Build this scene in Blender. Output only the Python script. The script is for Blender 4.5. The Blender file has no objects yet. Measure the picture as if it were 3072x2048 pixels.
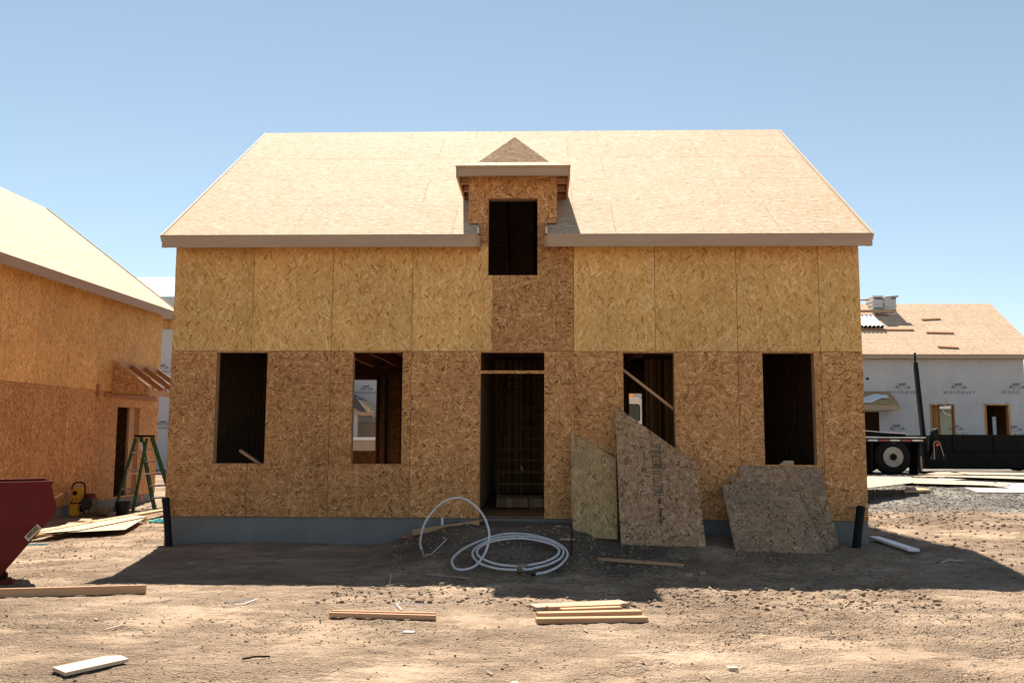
import bpy, bmesh, math, random
import numpy as np
from mathutils import Vector, Matrix, Euler

R = math.radians
random.seed(7)
sc = bpy.context.scene
col = sc.collection

# ------------------------------------------------------------------ camera, world, sun, exposure
FOC, YAW, PITCH, ROLL = 2632.0, -0.031669, 0.107485, 0.004217
CAM = Vector((5.5848, -13.0975, 1.6005))
cy, sy, cp, sp = math.cos(YAW), math.sin(YAW), math.cos(PITCH), math.sin(PITCH)
fw = Vector((sy * cp, cy * cp, sp)); rt = Vector((cy, -sy, 0)); up = rt.cross(fw)
cr_, sr_ = math.cos(ROLL), math.sin(ROLL)
rt2 = cr_ * rt + sr_ * up; up2 = -sr_ * rt + cr_ * up
cam = bpy.data.cameras.new('camera'); camo = bpy.data.objects.new('camera', cam); col.objects.link(camo)
cam.sensor_width = 36.0; cam.lens = 36.0 * FOC / 3072.0; cam.clip_start = 0.1; cam.clip_end = 3000
camo.matrix_world = Matrix(((rt2.x, up2.x, -fw.x, CAM.x), (rt2.y, up2.y, -fw.y, CAM.y), (rt2.z, up2.z, -fw.z, CAM.z), (0, 0, 0, 1)))
sc.camera = camo

SUNV = Vector((-0.14, 0.65, 1.0)).normalized()
SUN_EL = math.asin(SUNV.z); SUN_ROT = math.atan2(SUNV.x, SUNV.y)
w = bpy.data.worlds.new('World'); sc.world = w; w.use_nodes = True
wn = w.node_tree.nodes; wl = w.node_tree.links
for n in list(wn): wn.remove(n)
sky = wn.new('ShaderNodeTexSky'); sky.sky_type = 'NISHITA'; sky.sun_disc = False
sky.sun_elevation = SUN_EL; sky.sun_rotation = SUN_ROT; sky.altitude = 800; sky.air_density = 1.0; sky.dust_density = 0.0; sky.ozone_density = 1.0
bg = wn.new('ShaderNodeBackground'); bg.inputs['Strength'].default_value = 0.056
wo = wn.new('ShaderNodeOutputWorld'); hs = wn.new('ShaderNodeHueSaturation'); hs.inputs['Saturation'].default_value = 0.76; hs.inputs['Hue'].default_value = 0.484
wl.new(sky.outputs[0], hs.inputs['Color']); wl.new(hs.outputs[0], bg.inputs[0]); wl.new(bg.outputs[0], wo.inputs[0])
sun = bpy.data.lights.new('sun', 'SUN'); sun.energy = 5.0; sun.angle = R(0.53); sun.color = (1.0, 0.89, 0.77)
suno = bpy.data.objects.new('sun', sun); col.objects.link(suno)
suno.rotation_euler = (-SUNV).to_track_quat('-Z', 'Y').to_euler(); suno.location = (0, 20, 40)
vs = sc.view_settings; vs.view_transform = 'Standard'; vs.look = 'None'; vs.gamma = 1; vs.exposure = 1.3; vs.use_curve_mapping = False
sc.render.engine = 'CYCLES'
sc.cycles.max_bounces = 6; sc.cycles.diffuse_bounces = 4

# ------------------------------------------------------------------ materials
class N:
    def __init__(s, name):
        s.m = bpy.data.materials.new(name); s.m.use_nodes = True; s.t = s.m.node_tree
        s.b = s.t.nodes['Principled BSDF']
    def n(s, typ, **kw):
        x = s.t.nodes.new('ShaderNode' + typ)
        for k, v in kw.items(): setattr(x, k, v)
        return x
    def l(s, a, b): s.t.links.new(a, b)
    def math(s, op, a, b=None, clamp=False):
        x = s.n('Math', operation=op); x.use_clamp = clamp
        for i, v in enumerate((a, b)):
            if v is None: continue
            if isinstance(v, (int, float)): x.inputs[i].default_value = v
            else: s.l(v, x.inputs[i])
        return x.outputs[0]
    def mix(s, f, a, b, blend='MIX'):
        x = s.n('Mix', data_type='RGBA', blend_type=blend)
        for i, v in ((0, f), (6, a), (7, b)):
            if isinstance(v, (int, float)): x.inputs[i].default_value = v
            elif isinstance(v, tuple): x.inputs[i].default_value = (*v, 1) if len(v) == 3 else v
            else: s.l(v, x.inputs[i])
        return x.outputs[2]
    def ramp(s, f, stops, interp='LINEAR'):
        x = s.n('ValToRGB'); e = x.color_ramp.elements; x.color_ramp.interpolation = interp
        while len(e) < len(stops): e.new(0.5)
        for q, (p, c) in zip(e, stops): q.position = p; q.color = (*c, 1) if len(c) == 3 else c
        s.l(f, x.inputs[0]); return x.outputs[0]
    def noise(s, vec, scale, detail=3, rough=0.55, dim='3D'):
        x = s.n('TexNoise', noise_dimensions=dim); x.inputs['Scale'].default_value = scale
        x.inputs['Detail'].default_value = detail; x.inputs['Roughness'].default_value = rough
        if vec is not None: s.l(vec, x.inputs['Vector'])
        return x.outputs[0]
    def mapping(s, vec, scale=(1, 1, 1), loc=(0, 0, 0), rot=(0, 0, 0)):
        x = s.n('Mapping'); x.inputs['Scale'].default_value = scale; x.inputs['Location'].default_value = loc; x.inputs['Rotation'].default_value = rot
        s.l(vec, x.inputs[0]); return x.outputs[0]
    def vmath(s, op, a, b):
        x = s.n('VectorMath', operation=op)
        for i, v in enumerate((a, b)):
            if isinstance(v, tuple): x.inputs[i].default_value = v
            else: s.l(v, x.inputs[i])
        return x.outputs[0]
    def bump(s, h, strength=0.3, dist=0.01):
        x = s.n('Bump'); x.inputs['Strength'].default_value = strength; x.inputs['Distance'].default_value = dist
        s.l(h, x.inputs['Height']); s.l(x.outputs[0], s.b.inputs['Normal'])
    def out(s, colr=None, rough=0.8, metal=0.0, spec=0.3):
        if colr is not None:
            if isinstance(colr, tuple): s.b.inputs['Base Color'].default_value = (*colr, 1)
            else: s.l(colr, s.b.inputs['Base Color'])
        s.b.inputs['Roughness'].default_value = rough; s.b.inputs['Metallic'].default_value = metal
        s.b.inputs['Specular IOR Level'].default_value = spec
        return s.m

def chip_group():
    g = bpy.data.node_groups.new('wood_chips', 'ShaderNodeTree')
    for nm, typ in (('Vector', 'NodeSocketVector'), ('Seed', 'NodeSocketVector'), ('Size', 'NodeSocketFloat'), ('Spread', 'NodeSocketFloat'), ('HalfLen', 'NodeSocketFloat'), ('HalfWid', 'NodeSocketFloat')):
        g.interface.new_socket(nm, in_out='INPUT', socket_type=typ)
    for nm in ('Mask', 'Rand'): g.interface.new_socket(nm, in_out='OUTPUT', socket_type='NodeSocketFloat')
    nd = g.nodes; L = g.links.new
    gi = nd.new('NodeGroupInput'); go = nd.new('NodeGroupOutput')
    def M(op, a, b=None):
        x = nd.new('ShaderNodeMath'); x.operation = op
        for i, v in enumerate((a, b)):
            if v is None: continue
            if isinstance(v, (int, float)): x.inputs[i].default_value = v
            else: L(v, x.inputs[i])
        return x.outputs[0]
    a = nd.new('ShaderNodeVectorMath'); a.operation = 'ADD'; L(gi.outputs[0], a.inputs[0]); L(gi.outputs[1], a.inputs[1])
    inv = M('DIVIDE', 1.0, gi.outputs[2])
    s = nd.new('ShaderNodeVectorMath'); s.operation = 'SCALE'; L(a.outputs[0], s.inputs[0]); L(inv, s.inputs['Scale'])
    v = nd.new('ShaderNodeTexVoronoi'); v.voronoi_dimensions = '2D'; v.inputs['Scale'].default_value = 1.0; L(s.outputs[0], v.inputs['Vector'])
    d = nd.new('ShaderNodeVectorMath'); d.operation = 'SUBTRACT'; L(s.outputs[0], d.inputs[0]); L(v.outputs['Position'], d.inputs[1])
    sep = nd.new('ShaderNodeSeparateColor'); L(v.outputs['Color'], sep.inputs[0])
    ang = M('MULTIPLY', M('SUBTRACT', sep.outputs[0], 0.5), gi.outputs[3])
    ro = nd.new('ShaderNodeVectorRotate'); ro.rotation_type = 'Z_AXIS'; L(d.outputs[0], ro.inputs['Vector']); L(ang, ro.inputs['Angle'])
    sx = nd.new('ShaderNodeSeparateXYZ'); L(ro.outputs[0], sx.inputs[0])
    hl = M('MULTIPLY', gi.outputs[4], M('ADD', M('MULTIPLY', sep.outputs[1], 0.9), 0.55))
    hw = M('MULTIPLY', gi.outputs[5], M('ADD', M('MULTIPLY', sep.outputs[2], 1.3), 0.35))
    mk = M('MULTIPLY', M('LESS_THAN', M('ABSOLUTE', sx.outputs[0]), hl), M('LESS_THAN', M('ABSOLUTE', sx.outputs[1]), hw))
    L(mk, go.inputs[0]); L(M('FRACT', M('MULTIPLY', sep.outputs[2], 7.31)), go.inputs[1])
    return g
CHIPS = chip_group()

def osb(name, stops, main=0.0, spread=6.28, size=0.098, layers=6, lines=0.0, knots=0.0, tint=None, rough=0.75, spec=0.25, even=1.0):
    """flake board: several layers of randomly turned rectangular strands; object x,y are metres on the sheet"""
    m = N(name)
    tc = m.n('TexCoord'); oi = m.n('ObjectInfo')
    off = m.n('CombineXYZ'); m.l(m.math('MULTIPLY', oi.outputs['Random'], 91.7), off.inputs[0]); m.l(m.math('MULTIPLY', oi.outputs['Random'], 53.3), off.inputs[1])
    obj = tc.outputs['Object']
    base = m.mapping(m.vmath('ADD', obj, off.outputs[0]), rot=(0, 0, -main))
    flat = m.vmath('MULTIPLY', base, (1, 1, 0))
    val = m.noise(m.mapping(flat, scale=(14, 60, 1)), 1.0, 3, 0.6)
    val = m.math('ADD', m.math('MULTIPLY', m.math('SUBTRACT', val, 0.5), 1.4), 0.5, clamp=True)
    for i in range(layers):
        g = m.n('Group'); g.node_tree = CHIPS
        m.l(flat, g.inputs[0]); g.inputs[1].default_value = (3.71 * i + 0.3, 1.93 * i * i + 0.7, 0)
        g.inputs[2].default_value = size * (1.25, 0.95, 0.7, 1.1, 0.55, 0.8, 0.5)[i % 7]
        g.inputs[3].default_value = spread; g.inputs[4].default_value = 0.52; g.inputs[5].default_value = (0.09, 0.11, 0.11, 0.075, 0.10, 0.085, 0.09)[i % 7]
        x = m.n('Mix', data_type='FLOAT'); m.l(g.outputs[0], x.inputs[0]); m.l(val, x.inputs[2]); m.l(g.outputs[1], x.inputs[3]); val = x.outputs[0]
    grain = m.noise(m.mapping(flat, scale=(30, 160, 1)), 1.0, 2, 0.6)
    val2 = m.math('ADD', val, m.math('MULTIPLY', m.math('SUBTRACT', grain, 0.5), 0.35), clamp=True)
    c = m.ramp(val2, stops)
    big = m.noise(flat, 1.1, 3, 0.6)
    c = m.mix(1.0, c, m.ramp(big, [(0.25, tuple(1 - q * even for q in (0.16, 0.17, 0.18))), (0.75, (1 + 0.12 * even,) * 3)]), 'MULTIPLY')
    br = m.math('ADD', 1 - 0.07 * even, m.math('MULTIPLY', oi.outputs['Random'], 0.14 * even))
    bc = m.n('CombineColor')
    for k in range(3): m.l(br, bc.inputs[k])
    c = m.mix(1.0, c, bc.outputs[0], 'MULTIPLY')
    sx = m.n('SeparateXYZ'); m.l(obj, sx.inputs[0])
    if lines:
        ln = m.math('LESS_THAN', m.math('ABSOLUTE', m.math('SUBTRACT', m.math('MODULO', m.math('ADD', sx.outputs[1], 10.0), 0.4064), 0.2)), 0.0035)
        brk = m.math('GREATER_THAN', m.noise(m.mapping(base, scale=(6, 6, 1)), 1.0, 2), 0.44)
        c = m.mix(m.math('MULTIPLY', m.math('MULTIPLY', ln, brk), lines), c, (0.05, 0.065, 0.03))
    if knots:
        u = m.math('SUBTRACT', m.math('MODULO', m.math('ADD', sx.outputs[0], 9.75 - 0.42), 1.219), 0.0)
        uu = m.math('ABSOLUTE', m.math('SUBTRACT', m.math('MODULO', u, 0.2), 0.1))
        vv = m.math('ABSOLUTE', m.math('SUBTRACT', m.math('MODULO', m.math('ADD', sx.outputs[1], 4.0), 0.2), 0.1))
        k = m.math('MULTIPLY', m.math('LESS_THAN', uu, 0.011), m.math('LESS_THAN', vv, 0.006))
        k = m.math('MULTIPLY', k, m.math('LESS_THAN', u, 0.6))
        k = m.math('MULTIPLY', k, m.math('GREATER_THAN', m.noise(m.mapping(base, scale=(2.1, 2.1, 1)), 1.0, 1), 0.45))
        c = m.mix(m.math('MULTIPLY', k, knots), c, (0.03, 0.018, 0.008))
    if tint: 
        st = m.noise(m.mapping(base, scale=(2.2, 1.2, 1), loc=(5, 3, 0)), 1.0, 4, 0.65)
        c = m.mix(m.ramp(st, [(0.5, (0, 0, 0)), (0.68, (0.65, 0.65, 0.65))]), c, tint)
    m.bump(val2, 0.25, 0.003)
    return m.out(c, rough, 0, spec)

BROWN = [(0.0, (0.15, 0.056, 0.018)), (0.08, (0.29, 0.124, 0.042)), (0.38, (0.46, 0.222, 0.08)), (0.72, (0.57, 0.30, 0.12)), (1.0, (0.75, 0.455, 0.22))]
YELLOW = [(0.0, (0.36, 0.165, 0.042)), (0.06, (0.54, 0.28, 0.08)), (0.35, (0.66, 0.375, 0.125)), (0.7, (0.74, 0.455, 0.18)), (1.0, (0.84, 0.585, 0.30))]
PALE = [(0.0, (0.30, 0.195, 0.115)), (0.10, (0.43, 0.30, 0.188)), (0.45, (0.53, 0.395, 0.268)), (0.8, (0.59, 0.45, 0.315)), (0.93, (0.64, 0.51, 0.385)), (1.0, (0.80, 0.70, 0.59))]
OLD = [(0.0, (0.10, 0.052, 0.026)), (0.15, (0.21, 0.115, 0.058)), (0.45, (0.33, 0.20, 0.11)), (0.8, (0.43, 0.28, 0.165)), (1.0, (0.53, 0.38, 0.24))]
OLDY = [(0.0, (0.16, 0.09, 0.035)), (0.15, (0.33, 0.21, 0.09)), (0.5, (0.45, 0.30, 0.135)), (0.85, (0.52, 0.37, 0.19)), (1.0, (0.6, 0.46, 0.27))]
H90 = math.pi / 2
M = {}
M['osb_brown'] = osb('osb_brown', BROWN, lines=0.5)
M['osb_yellow'] = osb('osb_yellow', YELLOW, main=H90, spread=1.9, size=0.12, knots=0.9)
M['osb_roof'] = osb('osb_roof', PALE, main=0, spread=0.9, size=0.09, rough=0.85, spec=0.14, even=0.4)
M['osb_dormer_shaded'] = osb('osb_dormer_shaded', [(0.0, (0.20, 0.12, 0.07)), (0.12, (0.33, 0.21, 0.125)), (0.5, (0.45, 0.305, 0.195)), (0.9, (0.52, 0.37, 0.25)), (1.0, (0.66, 0.52, 0.39))], main=0, spread=2.4, rough=1.0, spec=0.06)  # roof board copy, darkened for the weaker sun on the steep dormer front
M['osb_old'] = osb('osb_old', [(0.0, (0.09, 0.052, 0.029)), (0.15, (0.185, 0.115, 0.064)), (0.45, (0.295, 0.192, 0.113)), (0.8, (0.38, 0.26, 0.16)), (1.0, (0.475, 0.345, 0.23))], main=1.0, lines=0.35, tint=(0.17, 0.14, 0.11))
M['osb_old_red'] = osb('osb_old_red', OLD, main=1.2, spread=2.6)
M['osb_old_yellow'] = osb('osb_old_yellow', OLDY, main=H90, spread=2.0, tint=(0.26, 0.2, 0.11))
M['osb_brown_left'] = osb('osb_brown_left', BROWN, main=H90, spread=2.2, lines=0.2)

def plain(name, c, rough=0.7, metal=0.0, spec=0.3, var=0.12, scale=6.0, bump=0.0):
    m = N(name); tc = m.n('TexCoord')
    nz = m.noise(tc.outputs['Object'], scale, 4, 0.6)
    lo = tuple(x * (1 - var) for x in c); hi = tuple(min(1, x * (1 + var)) for x in c)
    colr = m.ramp(nz, [(0.3, lo), (0.7, hi)])
    if bump: m.bump(m.noise(tc.outputs['Object'], scale * 6, 3), bump, 0.005)
    return m.out(colr, rough, metal, spec)

def wood(name, c, dark, rough=0.7):
    """sawn lumber, grain along object x"""
    m = N(name); tc = m.n('TexCoord'); oi = m.n('ObjectInfo')
    off = m.n('CombineXYZ'); m.l(m.math('MULTIPLY', oi.outputs['Random'], 40.0), off.inputs[0]); m.l(m.math('MULTIPLY', oi.outputs['Random'], 17.0), off.inputs[2])
    p = m.vmath('ADD', tc.outputs['Object'], off.outputs[0])
    g = m.noise(m.mapping(p, scale=(1.6, 45, 45)), 1.0, 4, 0.65)
    g2 = m.noise(m.mapping(p, scale=(0.8, 7, 7)), 1.0, 2)
    cc = m.ramp(m.math('ADD', m.math('MULTIPLY', g, 0.65), m.math('MULTIPLY', g2, 0.35)), [(0.3, dark), (0.52, c), (0.75, tuple(min(1, x * 1.12) for x in c))])
    v = m.n('TexVoronoi'); v.inputs['Scale'].default_value = 1.0; m.l(m.mapping(p, scale=(2.2, 9, 9)), v.inputs['Vector'])
    cc = m.mix(m.ramp(v.outputs['Distance'], [(0.04, (0.75, 0.75, 0.75)), (0.10, (0, 0, 0))]), cc, tuple(x * 0.35 for x in dark))
    m.bump(g, 0.15, 0.002)
    return m.out(cc, rough, 0, 0.25)
M['lumber'] = wood('lumber', (0.50, 0.30, 0.17), (0.38, 0.205, 0.105))
M['lumber_pale'] = wood('lumber_pale', (0.47, 0.315, 0.175), (0.36, 0.22, 0.11))
M['lumber_red'] = wood('lumber_red', (0.36, 0.17, 0.08), (0.24, 0.10, 0.045))
M['lumber_grey'] = wood('lumber_grey', (0.38, 0.29, 0.20), (0.26, 0.19, 0.125))
M['lumber_shaded'] = wood('lumber_shaded', (0.14, 0.085, 0.045), (0.09, 0.05, 0.026))  # darkened copy of lumber; the dimness of the interiors is in its colour
M['plank_white'] = wood('plank_white', (0.53, 0.43, 0.315), (0.46, 0.36, 0.26))

def fascia_mat():
    m = N('fascia_primer'); tc = m.n('TexCoord')
    nz = m.noise(m.mapping(tc.outputs['Object'], scale=(1.2, 8, 8)), 1.0, 4, 0.6)
    return m.out(m.ramp(nz, [(0.3, (0.385, 0.265, 0.175)), (0.7, (0.445, 0.315, 0.21))]), 0.6, 0, 0.3)
M['fascia'] = fascia_mat()
M['edge'] = plain('osb_edge', (0.16, 0.13, 0.06), 0.85, var=0.35, scale=25)
M['edge_green'] = plain('osb_edge_green', (0.05, 0.075, 0.05), 0.85, var=0.3, scale=20)

def concrete(name, c):
    m = N(name); tc = m.n('TexCoord'); p = tc.outputs['Object']
    a = m.noise(p, 1.3, 5, 0.6); b = m.noise(m.mapping(p, scale=(7, 7, 2.2), loc=(3, 1, 0)), 1.0, 4, 0.7)
    cc = m.ramp(a, [(0.3, tuple(x * 0.82 for x in c)), (0.7, tuple(x * 1.12 for x in c))])
    cc = m.mix(m.ramp(b, [(0.58, (0, 0, 0)), (0.72, (0.55, 0.55, 0.55))]), cc, (0.19, 0.125, 0.08))
    m.bump(m.noise(p, 60, 3), 0.2, 0.003)
    return m.out(cc, 0.85, 0, 0.25)
M['concrete'] = concrete('concrete', (0.20, 0.205, 0.20))
M['pavement'] = plain('pavement_concrete', (0.42, 0.40, 0.37), 0.85, var=0.1, scale=3)

def ground_mat():
    m = N('dirt'); g = m.n('NewGeometry'); p = g.outputs['Position']
    a = m.noise(p, 0.55, 5, 0.62); b = m.noise(p, 5.0, 5, 0.7); c3 = m.noise(p, 38.0, 4, 0.7)
    st = m.noise(m.mapping(p, scale=(2.0, 9.0, 2), rot=(0, 0, 0.12)), 1.0, 5, 0.65)
    mixv = m.math('ADD', m.math('ADD', m.math('MULTIPLY', a, 0.40), m.math('MULTIPLY', b, 0.22)), m.math('ADD', m.math('MULTIPLY', c3, 0.16), m.math('MULTIPLY', st, 0.22)))
    dirt = m.ramp(mixv, [(0.36, (0.14, 0.101, 0.07)), (0.44, (0.235, 0.173, 0.121)), (0.52, (0.32, 0.24, 0.17)), (0.60, (0.405, 0.312, 0.226))])
    # grey gravel spread on the lane behind the house to the right
    sx = m.n('SeparateXYZ'); m.l(p, sx.inputs[0])
    edge = m.math('ADD', m.math('SUBTRACT', sx.outputs[1], 3.9), m.math('MULTIPLY', m.math('SUBTRACT', m.noise(p, 0.8, 4, 0.6), 0.5), 3.2))
    xm = m.math('GREATER_THAN', sx.outputs[0], 9.0)
    gm = m.math('MULTIPLY', m.ramp(edge, [(0.0, (0, 0, 0)), (0.7, (1, 1, 1))]), xm)
    v = m.n('TexVoronoi'); v.inputs['Scale'].default_value = 30.0; m.l(p, v.inputs['Vector'])
    sc_ = m.n('SeparateColor'); m.l(v.outputs['Color'], sc_.inputs[0])
    grav = m.ramp(sc_.outputs[0], [(0.0, (0.09, 0.084, 0.074)), (0.5, (0.19, 0.177, 0.156)), (1.0, (0.32, 0.297, 0.26))])
    c = m.mix(gm, dirt, grav)
    # darker tone over the soil heaped by the doorway
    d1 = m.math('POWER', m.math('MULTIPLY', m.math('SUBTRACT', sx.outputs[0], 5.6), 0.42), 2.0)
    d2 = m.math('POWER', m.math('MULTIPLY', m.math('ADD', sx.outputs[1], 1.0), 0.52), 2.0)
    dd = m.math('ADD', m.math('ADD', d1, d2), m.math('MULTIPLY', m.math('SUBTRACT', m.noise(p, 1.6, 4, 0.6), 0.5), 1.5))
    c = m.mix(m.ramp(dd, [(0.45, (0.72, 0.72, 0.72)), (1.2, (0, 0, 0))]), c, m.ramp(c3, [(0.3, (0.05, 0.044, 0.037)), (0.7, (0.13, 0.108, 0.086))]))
    h = m.math('ADD', m.math('MULTIPLY', m.noise(p, 22.0, 5, 0.7), 1.0), m.math('MULTIPLY', m.noise(p, 90.0, 3, 0.7), 0.35))
    vc = m.n('TexVoronoi'); vc.inputs['Scale'].default_value = 46.0; m.l(p, vc.inputs['Vector'])
    h = m.math('ADD', h, m.math('MULTIPLY', vc.outputs['Distance'], 0.7))
    packed = m.ramp(m.noise(m.mapping(p, scale=(0.9, 1.6, 1), loc=(4.2, 1.7, 0)), 1.0, 5, 0.62), [(0.42, (1, 1, 1)), (0.60, (0.22, 0.22, 0.22))])
    h = m.math('MULTIPLY', h, packed)
    m.bump(h, 1.0, 0.05)
    return m.out(c, 0.95, 0, 0.1)
M['dirt'] = ground_mat()

def clod_mat(name, lo, hi):
    m = N(name); g = m.n('NewGeometry'); p = g.outputs['Position']
    cc = m.ramp(m.noise(p, 9.0, 3, 0.6), [(0.3, lo), (0.7, hi)])
    m.bump(m.noise(p, 80, 3, 0.7), 0.5, 0.006)
    return m.out(cc, 0.95, 0, 0.1)
M['clod'] = clod_mat('dirt_clod', (0.16, 0.12, 0.084), (0.33, 0.255, 0.18))
M['gravel'] = clod_mat('gravel_stone', (0.12, 0.113, 0.10), (0.31, 0.288, 0.252))

def wrap_mat():
    m = N('house_wrap'); tc = m.n('TexCoord'); p = tc.outputs['Object']
    a = m.noise(p, 1.2, 4, 0.6)
    cc = m.ramp(a, [(0.3, (0.46, 0.455, 0.46)), (0.7, (0.53, 0.525, 0.525))])
    wr = m.noise(m.mapping(p, scale=(1.4, 0.9, 1), rot=(0, 0, 0.7)), 1.0, 5, 0.7)
    m.bump(wr, 0.8, 0.08)
    return m.out(cc, 0.55, 0, 0.3)
M['wrap'] = wrap_mat()
M['ink'] = plain('print_ink', (0.10, 0.105, 0.14), 0.7, var=0.2, scale=9)
M['ink_faint'] = plain('print_ink_faint', (0.33, 0.34, 0.38), 0.7, var=0.2, scale=9)
M['stamp'] = plain('grade_stamp_ink', (0.035, 0.05, 0.035), 0.8, var=0.3, scale=30)
M['black'] = plain('black_paint', (0.007, 0.0075, 0.0075), 0.7, 0, 0.12, var=0.3, scale=4)
M['black_dull'] = plain('black_steel', (0.009, 0.0095, 0.0095), 0.75, 0, 0.12, var=0.4, scale=5, bump=0.2)
M['rubber'] = plain('rubber', (0.014, 0.014, 0.0135), 0.9, 0, 0.15, var=0.25, scale=14)
M['plastic_black'] = plain('black_plastic', (0.008, 0.009, 0.0095), 0.6, 0, 0.2, var=0.2)
M['rim'] = plain('white_rim', (0.30, 0.28, 0.25), 0.45, 0.1, 0.4, var=0.2, scale=9)
M['white_paint'] = plain('white_paint', (0.78, 0.78, 0.78), 0.35, 0, 0.5, var=0.04)
M['steel'] = plain('galvanised_steel', (0.5, 0.5, 0.5), 0.4, 0.8, 0.5, var=0.15)
M['aluminium'] = plain('aluminium', (0.62, 0.63, 0.64), 0.35, 0.75, 0.5, var=0.12, scale=10)
M['red_paint'] = plain('red_paint', (0.12, 0.010, 0.007), 0.6, 0, 0.2, var=0.22, scale=5)
M['red_reflector'] = plain('red_reflector', (0.30, 0.03, 0.02), 0.35, 0, 0.5, var=0.2, scale=30)
M['white_reflector'] = plain('white_reflector', (0.55, 0.55, 0.55), 0.35, 0, 0.5, var=0.3, scale=30)
M['amber'] = plain('amber_lens', (0.85, 0.30, 0.02), 0.2, 0, 0.5, var=0.1)
M['red_lens'] = plain('red_lens', (0.75, 0.06, 0.02), 0.2, 0, 0.5, var=0.1)
M['green'] = plain('green_fibreglass', (0.006, 0.075, 0.036), 0.45, 0, 0.4, var=0.15)
M['yellow'] = plain('yellow_plastic', (0.60, 0.32, 0.025), 0.45, 0, 0.4, var=0.2, scale=5)
M['cream'] = plain('sticker_cream', (0.55, 0.46, 0.31), 0.6, var=0.12, scale=12)
M['pex'] = plain('water_pipe', (0.58, 0.58, 0.59), 0.5, 0, 0.35, var=0.16, scale=14)
M['teal'] = plain('teal_hose', (0.05, 0.42, 0.42), 0.5, 0, 0.4, var=0.25, scale=10)
M['cardboard'] = plain('cardboard', (0.47, 0.32, 0.19), 0.8, var=0.12, scale=8)
M['film'] = plain('plastic_film', (0.66, 0.72, 0.78), 0.3, 0, 0.5, var=0.1, scale=3, bump=0.3)
M['tan_siding'] = plain('tan_siding', (0.42, 0.33, 0.23), 0.7, var=0.08, scale=3)
M['green_siding'] = plain('sage_siding', (0.33, 0.37, 0.30), 0.7, var=0.08, scale=3)
M['shingle_grey'] = plain('grey_roofing', (0.075, 0.085, 0.09), 0.9, var=0.3, scale=20)
M['metal_roof'] = plain('pale_roofing', (0.56, 0.57, 0.60), 0.6, var=0.12, scale=4)
M['soffit'] = plain('soffit_grey', (0.42, 0.42, 0.40), 0.7, var=0.06)
M['bundle_white'] = plain('bundle_white', (0.58, 0.58, 0.58), 0.6, var=0.22, scale=14)
M['bundle_blue'] = plain('bundle_blue', (0.03, 0.20, 0.36), 0.5, var=0.2, scale=10)
M['bundle_green'] = plain('bundle_green', (0.03, 0.26, 0.20), 0.5, var=0.2, scale=10)
M['engine'] = plain('engine_dark', (0.05, 0.048, 0.045), 0.5, 0.4, 0.4, var=0.4, scale=16)
M['olive'] = plain('dirty_drum', (0.12, 0.105, 0.05), 0.65, var=0.3, scale=9)
M['drywall'] = plain('drywall', (0.55, 0.54, 0.50), 0.8, var=0.08)
M['paper_pink'] = plain('survey_paint', (0.62, 0.25, 0.22), 0.9, var=0.2)
def glass_mat():
    m = N('cab_glass'); m.out((0.03, 0.06, 0.06), 0.05, 0, 0.6); return m.m
M['glass'] = glass_mat()

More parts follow.
